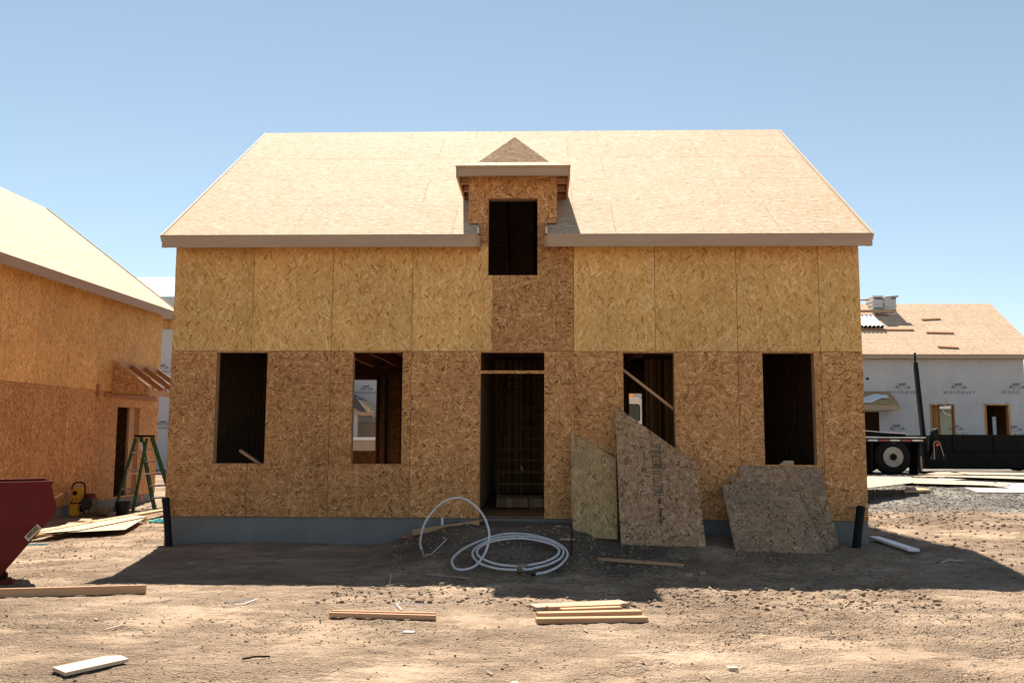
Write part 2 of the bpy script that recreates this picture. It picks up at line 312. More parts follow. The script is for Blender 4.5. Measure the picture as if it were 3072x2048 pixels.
# ------------------------------------------------------------------ mesh helpers
class MB:
    def __init__(s): s.v = []; s.f = []; s.mi = []
    def quadbox(s, P, mi=0):
        b = len(s.v); s.v += [tuple(p) for p in P]
        for q in ((0, 3, 2, 1), (4, 5, 6, 7), (0, 1, 5, 4), (1, 2, 6, 5), (2, 3, 7, 6), (3, 0, 4, 7)):
            s.f.append(tuple(b + i for i in q)); s.mi.append(mi)
        return s
    def box(s, a, b, mi=0):
        (x0, y0, z0), (x1, y1, z1) = a, b
        return s.quadbox([(x0, y0, z0), (x1, y0, z0), (x1, y1, z0), (x0, y1, z0), (x0, y0, z1), (x1, y0, z1), (x1, y1, z1), (x0, y1, z1)], mi)
    def bar(s, p, q, wd, ht, upv=(0, 0, 1), mi=0):
        p, q = Vector(p), Vector(q); d = (q - p).normalized(); u = Vector(upv)
        sd = d.cross(u).normalized(); u = sd.cross(d).normalized()
        P = []
        for c in (p, q):
            P += [c + sd * a * wd / 2 + u * b * ht / 2 for a, b in ((-1, -1), (1, -1), (1, 1), (-1, 1))]
        return s.quadbox(P, mi)
    def prism(s, poly, off, mi=0, mi_side=None):
        b = len(s.v); n = len(poly); off = Vector(off)
        s.v += [tuple(p) for p in poly] + [tuple(Vector(p) + off) for p in poly]
        s.f.append(tuple(b + i for i in reversed(range(n)))); s.mi.append(mi)
        s.f.append(tuple(b + n + i for i in range(n))); s.mi.append(mi)
        for i in range(n):
            j = (i + 1) % n; s.f.append((b + i, b + j, b + n + j, b + n + i)); s.mi.append(mi if mi_side is None else mi_side)
        return s
    def tube(s, pts, r, n=8, cap=True, mi=0):
        pts = [Vector(p) for p in pts]; b = len(s.v); prev = None
        for i, p in enumerate(pts):
            d = (pts[min(i + 1, len(pts) - 1)] - pts[max(i - 1, 0)]).normalized()
            if prev is None:
                u = d.orthogonal().normalized()
            else:
                u = (prev - d * prev.dot(d)).normalized()
            prev = u; v = d.cross(u); rr = r[i] if isinstance(r, (list, tuple)) else r
            for k in range(n):
                a = 2 * math.pi * k / n; s.v.append(tuple(p + u * math.cos(a) * rr + v * math.sin(a) * rr))
        for i in range(len(pts) - 1):
            for k in range(n):
                k2 = (k + 1) % n; s.f.append((b + i * n + k, b + i * n + k2, b + (i + 1) * n + k2, b + (i + 1) * n + k)); s.mi.append(mi)
        if cap:
            s.f.append(tuple(b + k for k in reversed(range(n)))); s.mi.append(mi)
            e = b + (len(pts) - 1) * n; s.f.append(tuple(e + k for k in range(n))); s.mi.append(mi)
        return s
    def lathe(s, prof, origin, axis, n=24, mi=0):
        """prof: (distance along axis, radius)"""
        o = Vector(origin); a = Vector(axis).normalized(); u = a.orthogonal().normalized(); v = a.cross(u); b = len(s.v)
        for (t, r) in prof:
            for k in range(n):
                g = 2 * math.pi * k / n; s.v.append(tuple(o + a * t + (u * math.cos(g) + v * math.sin(g)) * r))
        for i in range(len(prof) - 1):
            for k in range(n):
                k2 = (k + 1) % n; s.f.append((b + i * n + k, b + i * n + k2, b + (i + 1) * n + k2, b + (i + 1) * n + k)); s.mi.append(mi)
        s.f.append(tuple(b + k for k in reversed(range(n)))); s.mi.append(mi)
        e = b + (len(prof) - 1) * n; s.f.append(tuple(e + k for k in range(n))); s.mi.append(mi)
        return s
    def mesh(s, name, mats, smooth=False, bevel=0.0):
        me = bpy.data.meshes.new(name); me.from_pydata(s.v, [], s.f)
        if not isinstance(mats, (list, tuple)): mats = [mats]
        for m in mats: me.materials.append(M[m] if isinstance(m, str) else m)
        me.polygons.foreach_set('material_index', s.mi)
        bm = bmesh.new(); bm.from_mesh(me)
        bmesh.ops.recalc_face_normals(bm, faces=bm.faces)
        if bevel: bmesh.ops.bevel(bm, geom=[e for e in bm.edges if len(e.link_faces) == 2 and e.calc_face_angle(0) > 0.6], offset=bevel, segments=2, affect='EDGES', clamp_overlap=True)
        bm.to_mesh(me); bm.free()
        if smooth:
            me.polygons.foreach_set('use_smooth', [True] * len(me.polygons))
            me.set_sharp_from_angle(angle=R(40))
        me.update(); return me
    def build(s, name, mats, parent=None, smooth=False, bevel=0.0):
        return link(name, s.mesh(name, mats, smooth, bevel), parent)

def link(name, me, parent=None, mat=None):
    o = bpy.data.objects.new(name, me); col.objects.link(o)
    if mat is not None: o.matrix_world = mat
    if parent is not None:
        o.parent = parent; o.matrix_parent_inverse = WM(parent).inverted()
    return o
_wm = {}
def WM(o):
    m = o.matrix_basis.copy()
    if o.parent: m = WM(o.parent) @ o.matrix_parent_inverse @ m
    return m
def tag(o, label, cat, group=None):
    o['label'] = label; o['category'] = cat
    if group: o['group'] = group
    return o
def thing(name, label, cat, loc=(0, 0, 0), group=None):
    o = bpy.data.objects.new(name, None); col.objects.link(o); o.location = loc; o.empty_display_size = 0.2
    return tag(o, label, cat, group)
def basis(ex, ey, o):
    ex, ey = Vector(ex).normalized(), Vector(ey).normalized(); ez = ex.cross(ey).normalized()
    return Matrix(((ex.x, ey.x, ez.x, o[0]), (ex.y, ey.y, ez.y, o[1]), (ex.z, ey.z, ez.z, o[2]), (0, 0, 0, 1)))

_cache = {}
def rect_mesh(name, x0, x1, y0, y1, holes, t, mats):
    key = (name, round(x1 - x0, 4), round(y1 - y0, 4), t, tuple(mats), tuple(tuple(round(a, 4) for a in h) for h in holes), round(x0, 4), round(y0, 4))
    if key in _cache: return _cache[key]
    xs = sorted({x0, x1, *[min(max(a, x0), x1) for h in holes for a in h[:2]]}); ys = sorted({y0, y1, *[min(max(a, y0), y1) for h in holes for a in h[2:]]})
    nx, ny = len(xs) - 1, len(ys) - 1
    keep = [[not any(h[0] - 1e-6 <= (xs[i] + xs[i + 1]) / 2 <= h[1] + 1e-6 and h[2] - 1e-6 <= (ys[j] + ys[j + 1]) / 2 <= h[3] + 1e-6 for h in holes) for j in range(ny)] for i in range(nx)]
    mb = MB(); idx = {}
    def V(i, j, k):
        if (i, j, k) not in idx: idx[(i, j, k)] = len(mb.v); mb.v.append((xs[i], ys[j], k * t))
        return idx[(i, j, k)]
    for i in range(nx):
        for j in range(ny):
            if not keep[i][j]: continue
            mb.f += [(V(i, j, 1), V(i + 1, j, 1), V(i + 1, j + 1, 1), V(i, j + 1, 1)), (V(i, j, 0), V(i, j + 1, 0), V(i + 1, j + 1, 0), V(i + 1, j, 0))]; mb.mi += [0, 0]
            for di, dj, e in ((-1, 0, ((0, 0), (0, 1))), (1, 0, ((1, 1), (1, 0))), (0, -1, ((1, 0), (0, 0))), (0, 1, ((0, 1), (1, 1)))):
                a, b = i + di, j + dj
                if 0 <= a < nx and 0 <= b < ny and keep[a][b]: continue
                (p, q), (r, s_) = e
                mb.f.append((V(i + p, j + q, 0), V(i + p, j + q, 1), V(i + r, j + s_, 1), V(i + r, j + s_, 0))); mb.mi.append(1 if len(mats) > 1 else 0)
    me = mb.mesh(name, list(mats)); _cache[key] = me; return me
def sheet(name, parent, mat, x0, x1, y0, y1, holes, t, mats):
    """rectangular board of thickness t in the frame `mat` (x along, y up the board, z outward)"""
    hs = [(h[0] - x0, h[1] - x0, h[2] - y0, h[3] - y0) for h in holes if h[0] < x1 - 1e-4 and h[1] > x0 + 1e-4 and h[2] < y1 - 1e-4 and h[3] > y0 + 1e-4]
    me = rect_mesh(name, 0, x1 - x0, 0, y1 - y0, hs, t, tuple(mats))
    return link(name, me, parent, mat @ Matrix.Translation((x0, y0, 0)))
def poly_sheet(name, parent, mat, poly, t, mats):
    mb = MB().prism([(x, y, 0) for x, y in poly], (0, 0, t), 0, 1 if len(mats) > 1 else 0)
    return link(name, mb.mesh(name, list(mats)), parent, mat)
def board(name, parent, p, q, wd, ht, m, upv=(0, 0, 1)):
    """a stick of lumber from p to q; wd across, ht along upv; its own x axis runs along the grain"""
    p, q, u = Vector(p), Vector(q), Vector(upv); L = (q - p).length; ex = (q - p) / L
    ey = u.cross(ex).normalized()
    key = ('board', name, round(L, 3), wd, ht, m)
    me = _cache.get(key)
    if me is None:
        me = MB().box((0, -wd / 2, -ht / 2), (L, wd / 2, ht / 2)).mesh(name, m, bevel=0.003 if min(wd, ht) > 0.03 else 0.0); _cache[key] = me
    return link(name, me, parent, basis(ex, ey, p))
def text_mesh(name, body, size, m, space=1.0, extrude=0.0):
    cu = bpy.data.curves.new(name, 'FONT'); cu.body = body; cu.size = size; cu.space_character = space; cu.align_x = 'CENTER'; cu.extrude = extrude; cu.resolution_u = 3; cu.offset = size * 0.012 * (2.0 if m == 'stamp' else 0.6)
    o = bpy.data.objects.new(name, cu); col.objects.link(o)
    bpy.context.view_layer.update()
    dg = bpy.context.evaluated_depsgraph_get()
    me = bpy.data.meshes.new_from_object(o.evaluated_get(dg)); me.name = name; me.materials.clear(); me.materials.append(M[m])
    bpy.data.objects.remove(o); bpy.data.curves.remove(cu)
    return me
FRONT = lambda y, x=0, z=0: basis((1, 0, 0), (0, 0, 1), (x, y, z))        # faces -Y
EAST = lambda x, y=0, z=0: basis((0, 1, 0), (0, 0, 1), (x, y, z))         # faces +X
WEST = lambda x, y=0, z=0: basis((0, -1, 0), (0, 0, 1), (x, y, z))        # faces -X

# ------------------------------------------------------------------ ground
def _hash(ix, iy, seed):
    h = (ix.astype(np.int64) * 374761393 + iy.astype(np.int64) * 668265263 + seed * 1442695041) & 0xffffffff
    h = ((h ^ (h >> 13)) * 1274126177) & 0xffffffff
    return ((h ^ (h >> 16)) & 0xffff) / 65535.0
def vnoise(x, y, seed):
    ix, iy = np.floor(x), np.floor(y); fx, fy = x - ix, y - iy
    fx = fx * fx * (3 - 2 * fx); fy = fy * fy * (3 - 2 * fy)
    a, b, c, d = _hash(ix, iy, seed), _hash(ix + 1, iy, seed), _hash(ix, iy + 1, seed), _hash(ix + 1, iy + 1, seed)
    return (a + (b - a) * fx) * (1 - fy) + (c + (d - c) * fx) * fy - 0.5
def S(t): t = np.clip(t, 0, 1); return t * t * (3 - 2 * t)
def gz(x, y, detail=True):
    x = np.asarray(x, float); y = np.asarray(y, float)
    z = -0.03 - 0.07 * S((0.2 - x) / 2.5) * S((y + 4.5) / 3) + 0.04 * S((y + 1.6) / 1.4) * S((x + 0.3) / 1.0) + 0.05 * S((x - 7.5) / 3.0) * S((y + 4.5) / 3)
    lin = np.clip((y + 2.9) / 1.62, 0, 1); lin2 = np.clip((y + 1.9) / 1.8, 0, 1); k = S((x - 6.0) / 0.5)
    hx = np.interp(x, [3.2, 4.35, 6.05, 6.6, 8.0, 9.2, 10.2], [0, 0.33, 0.33, 0.22, 0.19, 0.05, 0.0])
    z = z + hx * (lin * (1 - k) + lin2 * k)
    rampA = S((y - 1.0) / 9.5) * S((x - 9.9) / 2.2); rampB = S((y - 8.95) / 2.0) * S((x - 2) / 4)
    z = z + 0.53 * np.maximum(rampA, rampB)
    if detail:
        near = S((y + 40) / 20) * S((60 - y) / 30)
        flat = 1 - 0.75 * S((x + 3) / 1) * 0
        z = z + near * (0.034 * vnoise(x / 1.7, y / 1.3, 1) + 0.016 * vnoise(x / 0.55, y / 0.4, 2) + 0.010 * vnoise(x / 0.19, y / 0.15, 3))
        rough = S((vnoise(x / 1.9, y / 1.1, 9) + 0.12) / 0.3)
        rough = np.maximum(rough, S((x - 3.6) / 0.8) * S((10.5 - x) / 1.0) * S((y + 4.6) / 0.8) * S((0.2 - y) / 0.2))
        z = z + near * rough * (0.030 * vnoise(x / 0.13, y / 0.12, 4) + 0.018 * vnoise(x / 0.065, y / 0.06, 5))
        z = z + near * (0.010 * vnoise(x / 0.075, y / 0.06, 6) + 0.010 * vnoise(x / 0.045, y / 0.04, 7))
        tx = (x - 6.0) * 0.80 - (y + 7.4) * 0.60 + 0.05 * (x - 9) ** 2 * 0.6; al = (x - 6.0) * 0.60 + (y + 7.4) * 0.80
        for off in (0.0, 1.75):
            bnd = S((0.17 - np.abs(tx - off)) / 0.06) * S((x - 5.2) / 1.5) * S((-1.2 - y) / 1.0)
            z = z - bnd * (0.014 + 0.009 * np.sin(al * 52.0 + 3.0 * np.sign(tx - off) * (tx - off) * 8))
    inside = (x > 0.05) & (x < 10.3) & (y > 0.12) & (y < 8.7)
    z = np.where(inside, np.minimum(z, 0.1), z)
    inl = (x < -4.4) & (x > -14) & (y > -8) & (y < 9.4)
    return np.where(inl, np.minimum(z, -0.15), z)
def g(x, y): return float(gz(x, y))
def seg(*ps):
    out = []
    for (a, b, st) in ps: out += list(np.arange(a, b, st))
    return np.array(out)
gx = seg((-900, -60, 60), (-60, -12, 6), (-12, -5, 0.5), (-5, -0.5, 0.09), (-0.5, 11.6, 0.029), (11.6, 18.5, 0.10), (18.5, 30, 0.7), (30, 80, 7), (80, 901, 60))
gy = seg((-300, -30, 30), (-30, -9, 2), (-9, -7.6, 0.2), (-7.6, -0.2, 0.026), (-0.2, 6, 0.09), (6, 14, 0.14), (14, 40, 1.5), (40, 100, 8), (100, 1501, 100))
X, Y = np.meshgrid(gx, gy); Z = gz(X, Y)
nx_, ny_ = len(gx), len(gy)
me = bpy.data.meshes.new('ground')
me.vertices.add(nx_ * ny_); me.vertices.foreach_set('co', np.stack([X, Y, Z], -1).astype(np.float32).ravel())
I = (np.arange(ny_ - 1)[:, None] * nx_ + np.arange(nx_ - 1)[None, :]).ravel()
Q = np.stack([I, I + 1, I + 1 + nx_, I + nx_], -1).astype(np.int32)
me.loops.add(Q.size); me.polygons.add(len(Q))
me.loops.foreach_set('vertex_index', Q.ravel()); me.polygons.foreach_set('loop_start', np.arange(0, Q.size, 4, dtype=np.int32))
me.polygons.foreach_set('use_smooth', np.ones(len(Q), dtype=bool))
me.update(calc_edges=True); me.materials.append(M['dirt'])
go = link('ground', me); go['kind'] = 'structure'

# ------------------------------------------------------------------ loose stones and clods
ICO_V = []; ph = (1 + 5 ** 0.5) / 2
for a in (-1, 1):
    for b in (-ph, ph): ICO_V += [(a, b, 0), (0, a, b), (b, 0, a)]
bm = bmesh.new(); bmesh.ops.create_icosphere(bm, subdivisions=1, radius=1.0)
ICO_V = np.array([v.co[:] for v in bm.verts]); ICO_F = np.array([[v.index for v in f.verts] for f in bm.faces]); bm.free()
def scatter(name, m, pts, sizes, seed, squash=0.7):
    rng = np.random.default_rng(seed); n = len(pts); nv = len(ICO_V)
    jit = 1 + rng.uniform(-0.38, 0.38, (n, nv, 1)); sc3 = rng.uniform(0.65, 1.3, (n, 1, 3)) * np.array([1, 1, squash])
    ang = rng.uniform(0, 6.28, n); c, s_ = np.cos(ang), np.sin(ang)
    V = ICO_V[None] * jit * sc3 * sizes[:, None, None]
    Vx = V[..., 0] * c[:, None] - V[..., 1] * s_[:, None]; Vy = V[..., 0] * s_[:, None] + V[..., 1] * c[:, None]
    P = np.stack([Vx + pts[:, None, 0], Vy + pts[:, None, 1], V[..., 2] + pts[:, None, 2]], -1)
    F = (ICO_F[None] + (np.arange(n) * nv)[:, None, None]).reshape(-1, 3).astype(np.int32)
    me = bpy.data.meshes.new(name); me.vertices.add(n * nv); me.vertices.foreach_set('co', P.astype(np.float32).ravel())
    me.loops.add(F.size); me.polygons.add(len(F)); me.loops.foreach_set('vertex_index', F.ravel()); me.polygons.foreach_set('loop_start', np.arange(0, F.size, 3, dtype=np.int32))
    me.update(calc_edges=True); me.materials.append(M[m])
    o = link(name, me); o['kind'] = 'stuff'; return o
rng = np.random.default_rng(3)
def pts_in(n, x0, x1, y0, y1, dens):
    x = rng.uniform(x0, x1, n * 3); y = rng.uniform(y0, y1, n * 3); k = rng.uniform(0, 1, n * 3) < dens(x, y)
    x, y = x[k][:n], y[k][:n]; return np.stack([x, y, gz(x, y)], -1)
A = pts_in(15000, -1.5, 12.5, -7.6, 0.0, lambda x, y: 0.10 + 0.9 * S((vnoise(x / 1.9, y / 1.1, 9) + 0.05) / 0.3))
B = pts_in(4000, 3.4, 9.6, -4.4, -0.6, lambda x, y: np.full_like(x, 0.8))
Cc = pts_in(1500, -4.0, -0.3, -3.5, 6.0, lambda x, y: np.full_like(x, 0.8))
Dd = pts_in(900, 10.5, 15, -3, 4.5, lambda x, y: 0.2 + 0.8 * S((1.2 - np.abs(y - 3.0)) / 1.2))
P_ = np.concatenate([A, B, Cc, Dd]); sz = np.concatenate([0.003 + 0.009 * rng.power(0.4, len(A)), 0.005 + 0.022 * rng.power(0.35, len(B)), 0.005 + 0.014 * rng.power(0.5, len(Cc)), 0.007 + 0.028 * rng.power(0.5, len(Dd))])
P_[:, 2] += sz * 0.3
o = scatter('dirt_clods', 'clod', P_, sz, 5); o['label'] = 'small brown dirt clods strewn over the bare ground'; o['category'] = 'dirt clods'
Gp = pts_in(11000, 10.4, 19.5, 3.4, 11.5, lambda x, y: S((y - 3.4 + vnoise(x / 1.2, y / 1.2, 21) * 1.5) / 1.6)); gs = rng.uniform(0.008, 0.022, len(Gp)); Gp[:, 2] += gs * 0.2
o = scatter('gravel', 'gravel', Gp, gs, 6); o['label'] = 'grey crushed gravel spread on the lane beside the flatbed truck'; o['category'] = 'gravel'

# ------------------------------------------------------------------ main house
ZB, ZJ = 0.40, 2.866
house = thing('framed_house', 'unfinished house sheathed in bare flake board with one central dormer', 'house', (5.18, 0, 0.0))
ft4 = 1.2192
OPEN = [(0.70, 1.472, 1.18, 2.846), (2.776, 3.526, 1.182, 2.848), (4.70, 5.655, 0.40, 2.532), (4.70, 5.655, 2.578, 2.850), (6.832, 7.588, 1.18, 2.846), (8.892, 9.650, 1.20, 2.846)]
DW = (4.802, 5.552, 4.022, 5.210)
MB().box((0, 0.03, -0.25), (10.363, 0.25, 0.395)).box((0, 8.51, -0.25), (10.363, 8.76, 0.395)).box((0, 0.25, -0.25), (0.22, 8.51, 0.395)).box((10.143, 0.25, -0.25), (10.363, 8.51, 0.395)).build('foundation', 'concrete', house)
Tb = 0.012
xs = [i * ft4 for i in range(9)] + [10.363]
gp = 0.003
for i in range(9):
    a, b = xs[i] + gp, xs[i + 1] - gp
    if i == 0: a = xs[0]
    if i == 8: b = xs[9]
    sheet('sheathing_panel', house, FRONT(Tb), a, b, ZB, ZJ - gp, OPEN, Tb, ('osb_brown', 'edge'))
    brown = (i == 4)
    sheet('sheathing_panel', house, FRONT(Tb), a, b, ZJ + gp, 4.478 if i in (3, 4) else 4.66, [DW], Tb, ('osb_brown' if brown else 'osb_yellow', 'edge'))
# lower dormer strips between the two runs of fascia, and the dormer face
sheet('sheathing_panel', house, FRONT(Tb), 3.70, 4.655, 4.482, 4.66, [], Tb, ('osb_yellow', 'edge'))
sheet('sheathing_panel', house, FRONT(Tb), 5.70, 6.09, 4.482, 4.66, [], Tb, ('osb_brown', 'edge'))
# side and rear walls
SLOPE = 0.69; AE = math.atan(SLOPE); EY, EZ = -0.34, 4.575; RY = 4.38; RZ = EZ + SLOPE * (RY - EY)
wallpoly = [(0.013, ZB), (8.75, ZB), (8.75, 4.78), (RY, RZ - 0.14), (0.013, EZ + SLOPE * 0.34 - 0.1)]
poly_sheet('side_wall', house, basis((0, -1, 0), (0, 0, 1), (Tb, 0, 0)), [(-x, z) for x, z in reversed(wallpoly)], Tb, ('osb_brown', 'edge'))
poly_sheet('side_wall', house, EAST(10.363 - Tb), wallpoly, Tb, ('osb_brown', 'edge'))
REAR = [(0.70, 1.503, 1.228, 2.982), (7.80, 8.113, 1.20, 2.664)]
sheet('rear_wall', house, FRONT(8.76), 0, 10.363, ZB, 4.75, REAR, Tb, ('osb_old', 'edge'))  # darker board colour stands in for the shade inside, not for age
# fascia, rake boards
for a, b in ((-0.072, 4.652), (5.695, 10.44)):
    board('fascia_board', house, (a, -0.352, 4.480), (b, -0.352, 4.480), 0.019, 0.19, 'fascia')
    x = b - 0.02 if a < 0 else a + 0.02
    board('fascia_return', house, (x + (0.038 if a < 0 else -0.038), -0.335, 4.475), (x + (0.038 if a < 0 else -0.038), -0.004, 4.475), 0.038, 0.17, 'lumber_pale')
    board('sub_fascia', house, (a + 0.02, -0.322, 4.485), (b - 0.0, -0.322, 4.485), 0.036, 0.16, 'lumber_pale')
sdir = Vector((0, math.cos(AE), math.sin(AE))); nrm = Vector((0, -math.sin(AE), math.cos(AE))); SL = (RY - EY) / math.cos(AE)
for sx_, x1, x2 in ((1, -0.098, -0.062), (-1, 10.461, 10.425)):
    e0 = Vector((0, EY - 0.012, EZ)); 
    for xx, wd, dz in ((x1, 0.036, 0.055), (x2 + 0.0, 0.034, 0.11)):
        p = Vector((xx, 0, 0)) + e0 - nrm * dz; q = p + sdir * SL
        board('rake_board', house, p, q, wd - 0.003, 0.11 if dz < 0.1 else 0.20, 'plank_white' if dz < 0.1 else 'lumber_pale', nrm)
    q0 = Vector((x1, RY + (RY - EY), EZ)); 
    board('rake_board', house, Vector((x1, RY + 0.01, RZ)) - Vector((0, 0, 0.07)), q0 - Vector((0, 0, 0.07)), 0.033, 0.11, 'plank_white', (0, math.sin(AE), math.cos(AE)))
# roof: rafters as the part, sheets as its pieces
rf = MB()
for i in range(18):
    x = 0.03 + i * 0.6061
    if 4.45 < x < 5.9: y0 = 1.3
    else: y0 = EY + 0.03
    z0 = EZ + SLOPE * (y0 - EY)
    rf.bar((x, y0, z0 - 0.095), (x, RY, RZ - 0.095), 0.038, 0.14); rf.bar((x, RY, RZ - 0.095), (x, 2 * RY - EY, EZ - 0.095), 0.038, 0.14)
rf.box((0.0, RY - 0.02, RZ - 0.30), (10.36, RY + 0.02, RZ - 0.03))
roof = rf.build('roof', 'lumber_shaded', house)
RM = basis((1, 0, 0), sdir, Vector((0, EY, EZ)) - nrm * 0.013)
rowp = SL / 4.44
DH = [(4.66, 5.69, -1, 0.42), (4.53, 5.834, 0.40, 1.90)]
row_off = [1.84, 1.235, 1.845, 1.24, 1.86]
for r_ in range(5):
    v0, v1 = r_ * rowp, min((r_ + 1) * rowp, SL)
    c0 = [-0.045]; x = row_off[r_]
    while x < 10.3: c0.append(x); x += 2.438
    c0.append(10.408)
    for a, b in zip(c0[:-1], c0[1:]):
        cuts = [(a, 4.66), (5.69, b)] if (r_ == 0 and a < 4.66 and b > 5.69) else [(a, b)]
        for a2, b2 in cuts:
            o = sheet('roof_sheet', roof, RM, a2 + 0.002, b2 - 0.002, v0 + 0.0015, v1 - 0.0015, DH, 0.0125, ('osb_roof', 'edge'))
            o.location += nrm * random.uniform(0, 0.0025)
RM2 = basis((-1, 0, 0), (0, -math.cos(AE), math.sin(AE)), (0, 2 * RY - EY, EZ - 0.011))
for r_ in range(5):
    sheet('roof_sheet', roof, RM2, -10.408, 0.045, r_ * rowp + 0.002, min((r_ + 1) * rowp, SL) - 0.002, [], 0.0125, ('osb_roof', 'edge'))

# dormer
dz = 5.618
dormer = MB().box((4.50, 0.02, dz - 0.058), (5.86, 0.06, dz - 0.022)).build('dormer', 'lumber', house)
for xx in (4.517, 5.834):      # cheek walls running back into the roof
    MB().prism([(xx, 0.013, 4.84), (xx, 0.013, dz - 0.06), (xx, 1.12, dz - 0.06)], (0.012, 0, 0)).build('dormer_cheek', 'osb_brown', dormer)
sheet('dormer_panel', dormer, FRONT(Tb), 4.517, 5.846, 4.822, dz - 0.02, [DW], Tb, ('osb_brown', 'edge'))
sheet('dormer_panel', dormer, FRONT(Tb), 4.662, 4.802, 4.482, 4.818, [], Tb, ('osb_brown', 'edge'))
sheet('dormer_panel', dormer, FRONT(Tb), 5.552, 5.688, 4.482, 4.818, [], Tb, ('osb_brown', 'edge'))
board('corner_trim', dormer, (4.508, 0.006, 4.83), (4.508, 0.006, dz - 0.03), 0.018, 0.014, 'lumber_pale', (0, 1, 0))
for side, xo in ((-1, 4.327), (1, 6.041)):
    board('dormer_fascia', dormer, (xo - side * 0.018, -0.31, dz - 0.085), (xo - side * 0.018, 1.16, dz - 0.085), 0.034, 0.15, 'lumber_pale')
    for yy in (0.12, 0.55, 0.95):
        board('lookout', dormer, (xo - side * 0.04, yy, dz - 0.1), (4.512 if side < 0 else 5.85, yy, dz - 0.1), 0.038, 0.09, 'lumber')
    board('flashing', dormer, (4.668 if side < 0 else 5.682, -0.337, 4.64), (4.668 if side < 0 else 5.682, -0.015, 4.77), 0.03, 0.10, 'steel')
board('dormer_fascia', dormer, (4.362, -0.338, dz - 0.092), (6.006, -0.338, dz - 0.092), 0.02, 0.115, 'fascia')
board('dormer_fascia', dormer, (4.330, -0.342, dz - 0.018), (6.038, -0.342, dz - 0.018), 0.03, 0.03, 'lumber_pale')
board('dormer_fascia', dormer, (4.33, -0.31, dz - 0.085), (6.038, -0.31, dz - 0.085), 0.03, 0.13, 'lumber_pale')
iz = 5.765; ax, ay, az = 5.181, 0.545, 6.372; ex0, ex1, ix0, ix1, ey0, iy0 = 4.322, 6.046, 4.625, 5.742, -0.362, -0.03
rb = ay + (1.30)
skirt = MB().quadbox([(ex0, ey0, dz - 0.008), (ex1, ey0, dz - 0.008), (ix1, iy0, iz - 0.008), (ix0, iy0, iz - 0.008), (ex0, ey0, dz + 0.004), (ex1, ey0, dz + 0.004), (ix1, iy0, iz + 0.004), (ix0, iy0, iz + 0.004)])
skirt.build('dormer_roof_sheet', 'osb_roof', dormer)
def tri_sheet(P, m, nm='dormer_roof_sheet'):
    P = [Vector(p) for p in P]; ex = (P[1] - P[0]).normalized(); n_ = ex.cross(P[2] - P[0]).normalized(); ey = n_.cross(ex)
    poly = [((p - P[0]).dot(ex), (p - P[0]).dot(ey)) for p in P]
    poly_sheet(nm, dormer, basis(ex, ey, P[0] - n_ * 0.012), poly, 0.012, (m, 'edge'))
tri_sheet([(ix0 + 0.004, iy0, iz + 0.003), (ix1 - 0.004, iy0, iz + 0.003), (ax, ay, az)], 'osb_dormer_shaded')
tri_sheet([(ix1, iy0, iz), (ix1, 1.45, iz), (ax, 2.28, az), (ax, ay, az)], 'osb_roof')
tri_sheet([(ix0, 1.45, iz), (ix0, iy0, iz), (ax, ay, az), (ax, 2.28, az)], 'osb_roof')
tri_sheet([(ex1, ey0, dz), (ex1, 1.20, dz), (ix1, 1.42, iz), (ix1, iy0, iz)], 'osb_roof')
tri_sheet([(ex0, 1.20, dz), (ex0, ey0, dz), (ix0, iy0, iz), (ix0, 1.42, iz)], 'osb_roof')

# rough framing round every opening
def frame(opening, header=True, sill=True):
    x0, x1, z0, z1 = opening
    fr = MB().box((x0 - 0.038, Tb + 0.002, z0), (x0 - 0.001, 0.14, z1)).box((x1 + 0.001, Tb + 0.002, z0), (x1 + 0.038, 0.14, z1))
    if header: fr.box((x0 - 0.038, Tb + 0.002, z1 + 0.001), (x1 + 0.038, 0.14, z1 + 0.23))
    if sill: fr.box((x0 - 0.038, Tb + 0.002, z0 - 0.04), (x1 + 0.038, 0.14, z0 - 0.001))
    return fr.build('window_frame' if sill else 'door_frame', 'lumber', house)
for k in (0, 1, 4, 5): frame(OPEN[k])
frame((4.70, 5.655, 0.42, 2.850), True, False); frame(DW)
MB().box((4.66, Tb + 0.002, 2.535), (5.69, 0.05, 2.575)).build('door_transom_bar', 'lumber', house)
MB().box((4.60, 0.02, 0.397), (5.75, 0.16, 0.435)).build('sill_plate', 'lumber_shaded', house)
# interior: floors, studs, partitions, stairs
MB().box((0.03, 0.17, 0.36), (10.33, 8.7, 0.398)).build('floor_deck', 'osb_brown', house)
up_ = MB()
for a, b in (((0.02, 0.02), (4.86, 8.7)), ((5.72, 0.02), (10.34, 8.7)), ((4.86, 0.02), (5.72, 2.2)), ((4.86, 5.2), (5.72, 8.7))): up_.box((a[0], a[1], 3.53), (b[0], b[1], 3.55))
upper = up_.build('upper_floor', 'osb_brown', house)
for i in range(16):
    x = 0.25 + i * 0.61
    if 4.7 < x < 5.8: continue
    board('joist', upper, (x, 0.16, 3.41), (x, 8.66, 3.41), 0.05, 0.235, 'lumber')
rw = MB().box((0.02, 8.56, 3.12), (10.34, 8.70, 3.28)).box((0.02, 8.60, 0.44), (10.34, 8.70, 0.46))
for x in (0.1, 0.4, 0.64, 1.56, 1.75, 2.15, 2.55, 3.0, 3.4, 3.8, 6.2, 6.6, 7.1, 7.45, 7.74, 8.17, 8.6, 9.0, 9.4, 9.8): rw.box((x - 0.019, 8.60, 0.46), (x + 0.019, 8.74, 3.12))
rw.box((0.62, 8.60, 2.99), (1.58, 8.74, 3.119)).build('rear_framing', 'lumber_shaded', house)
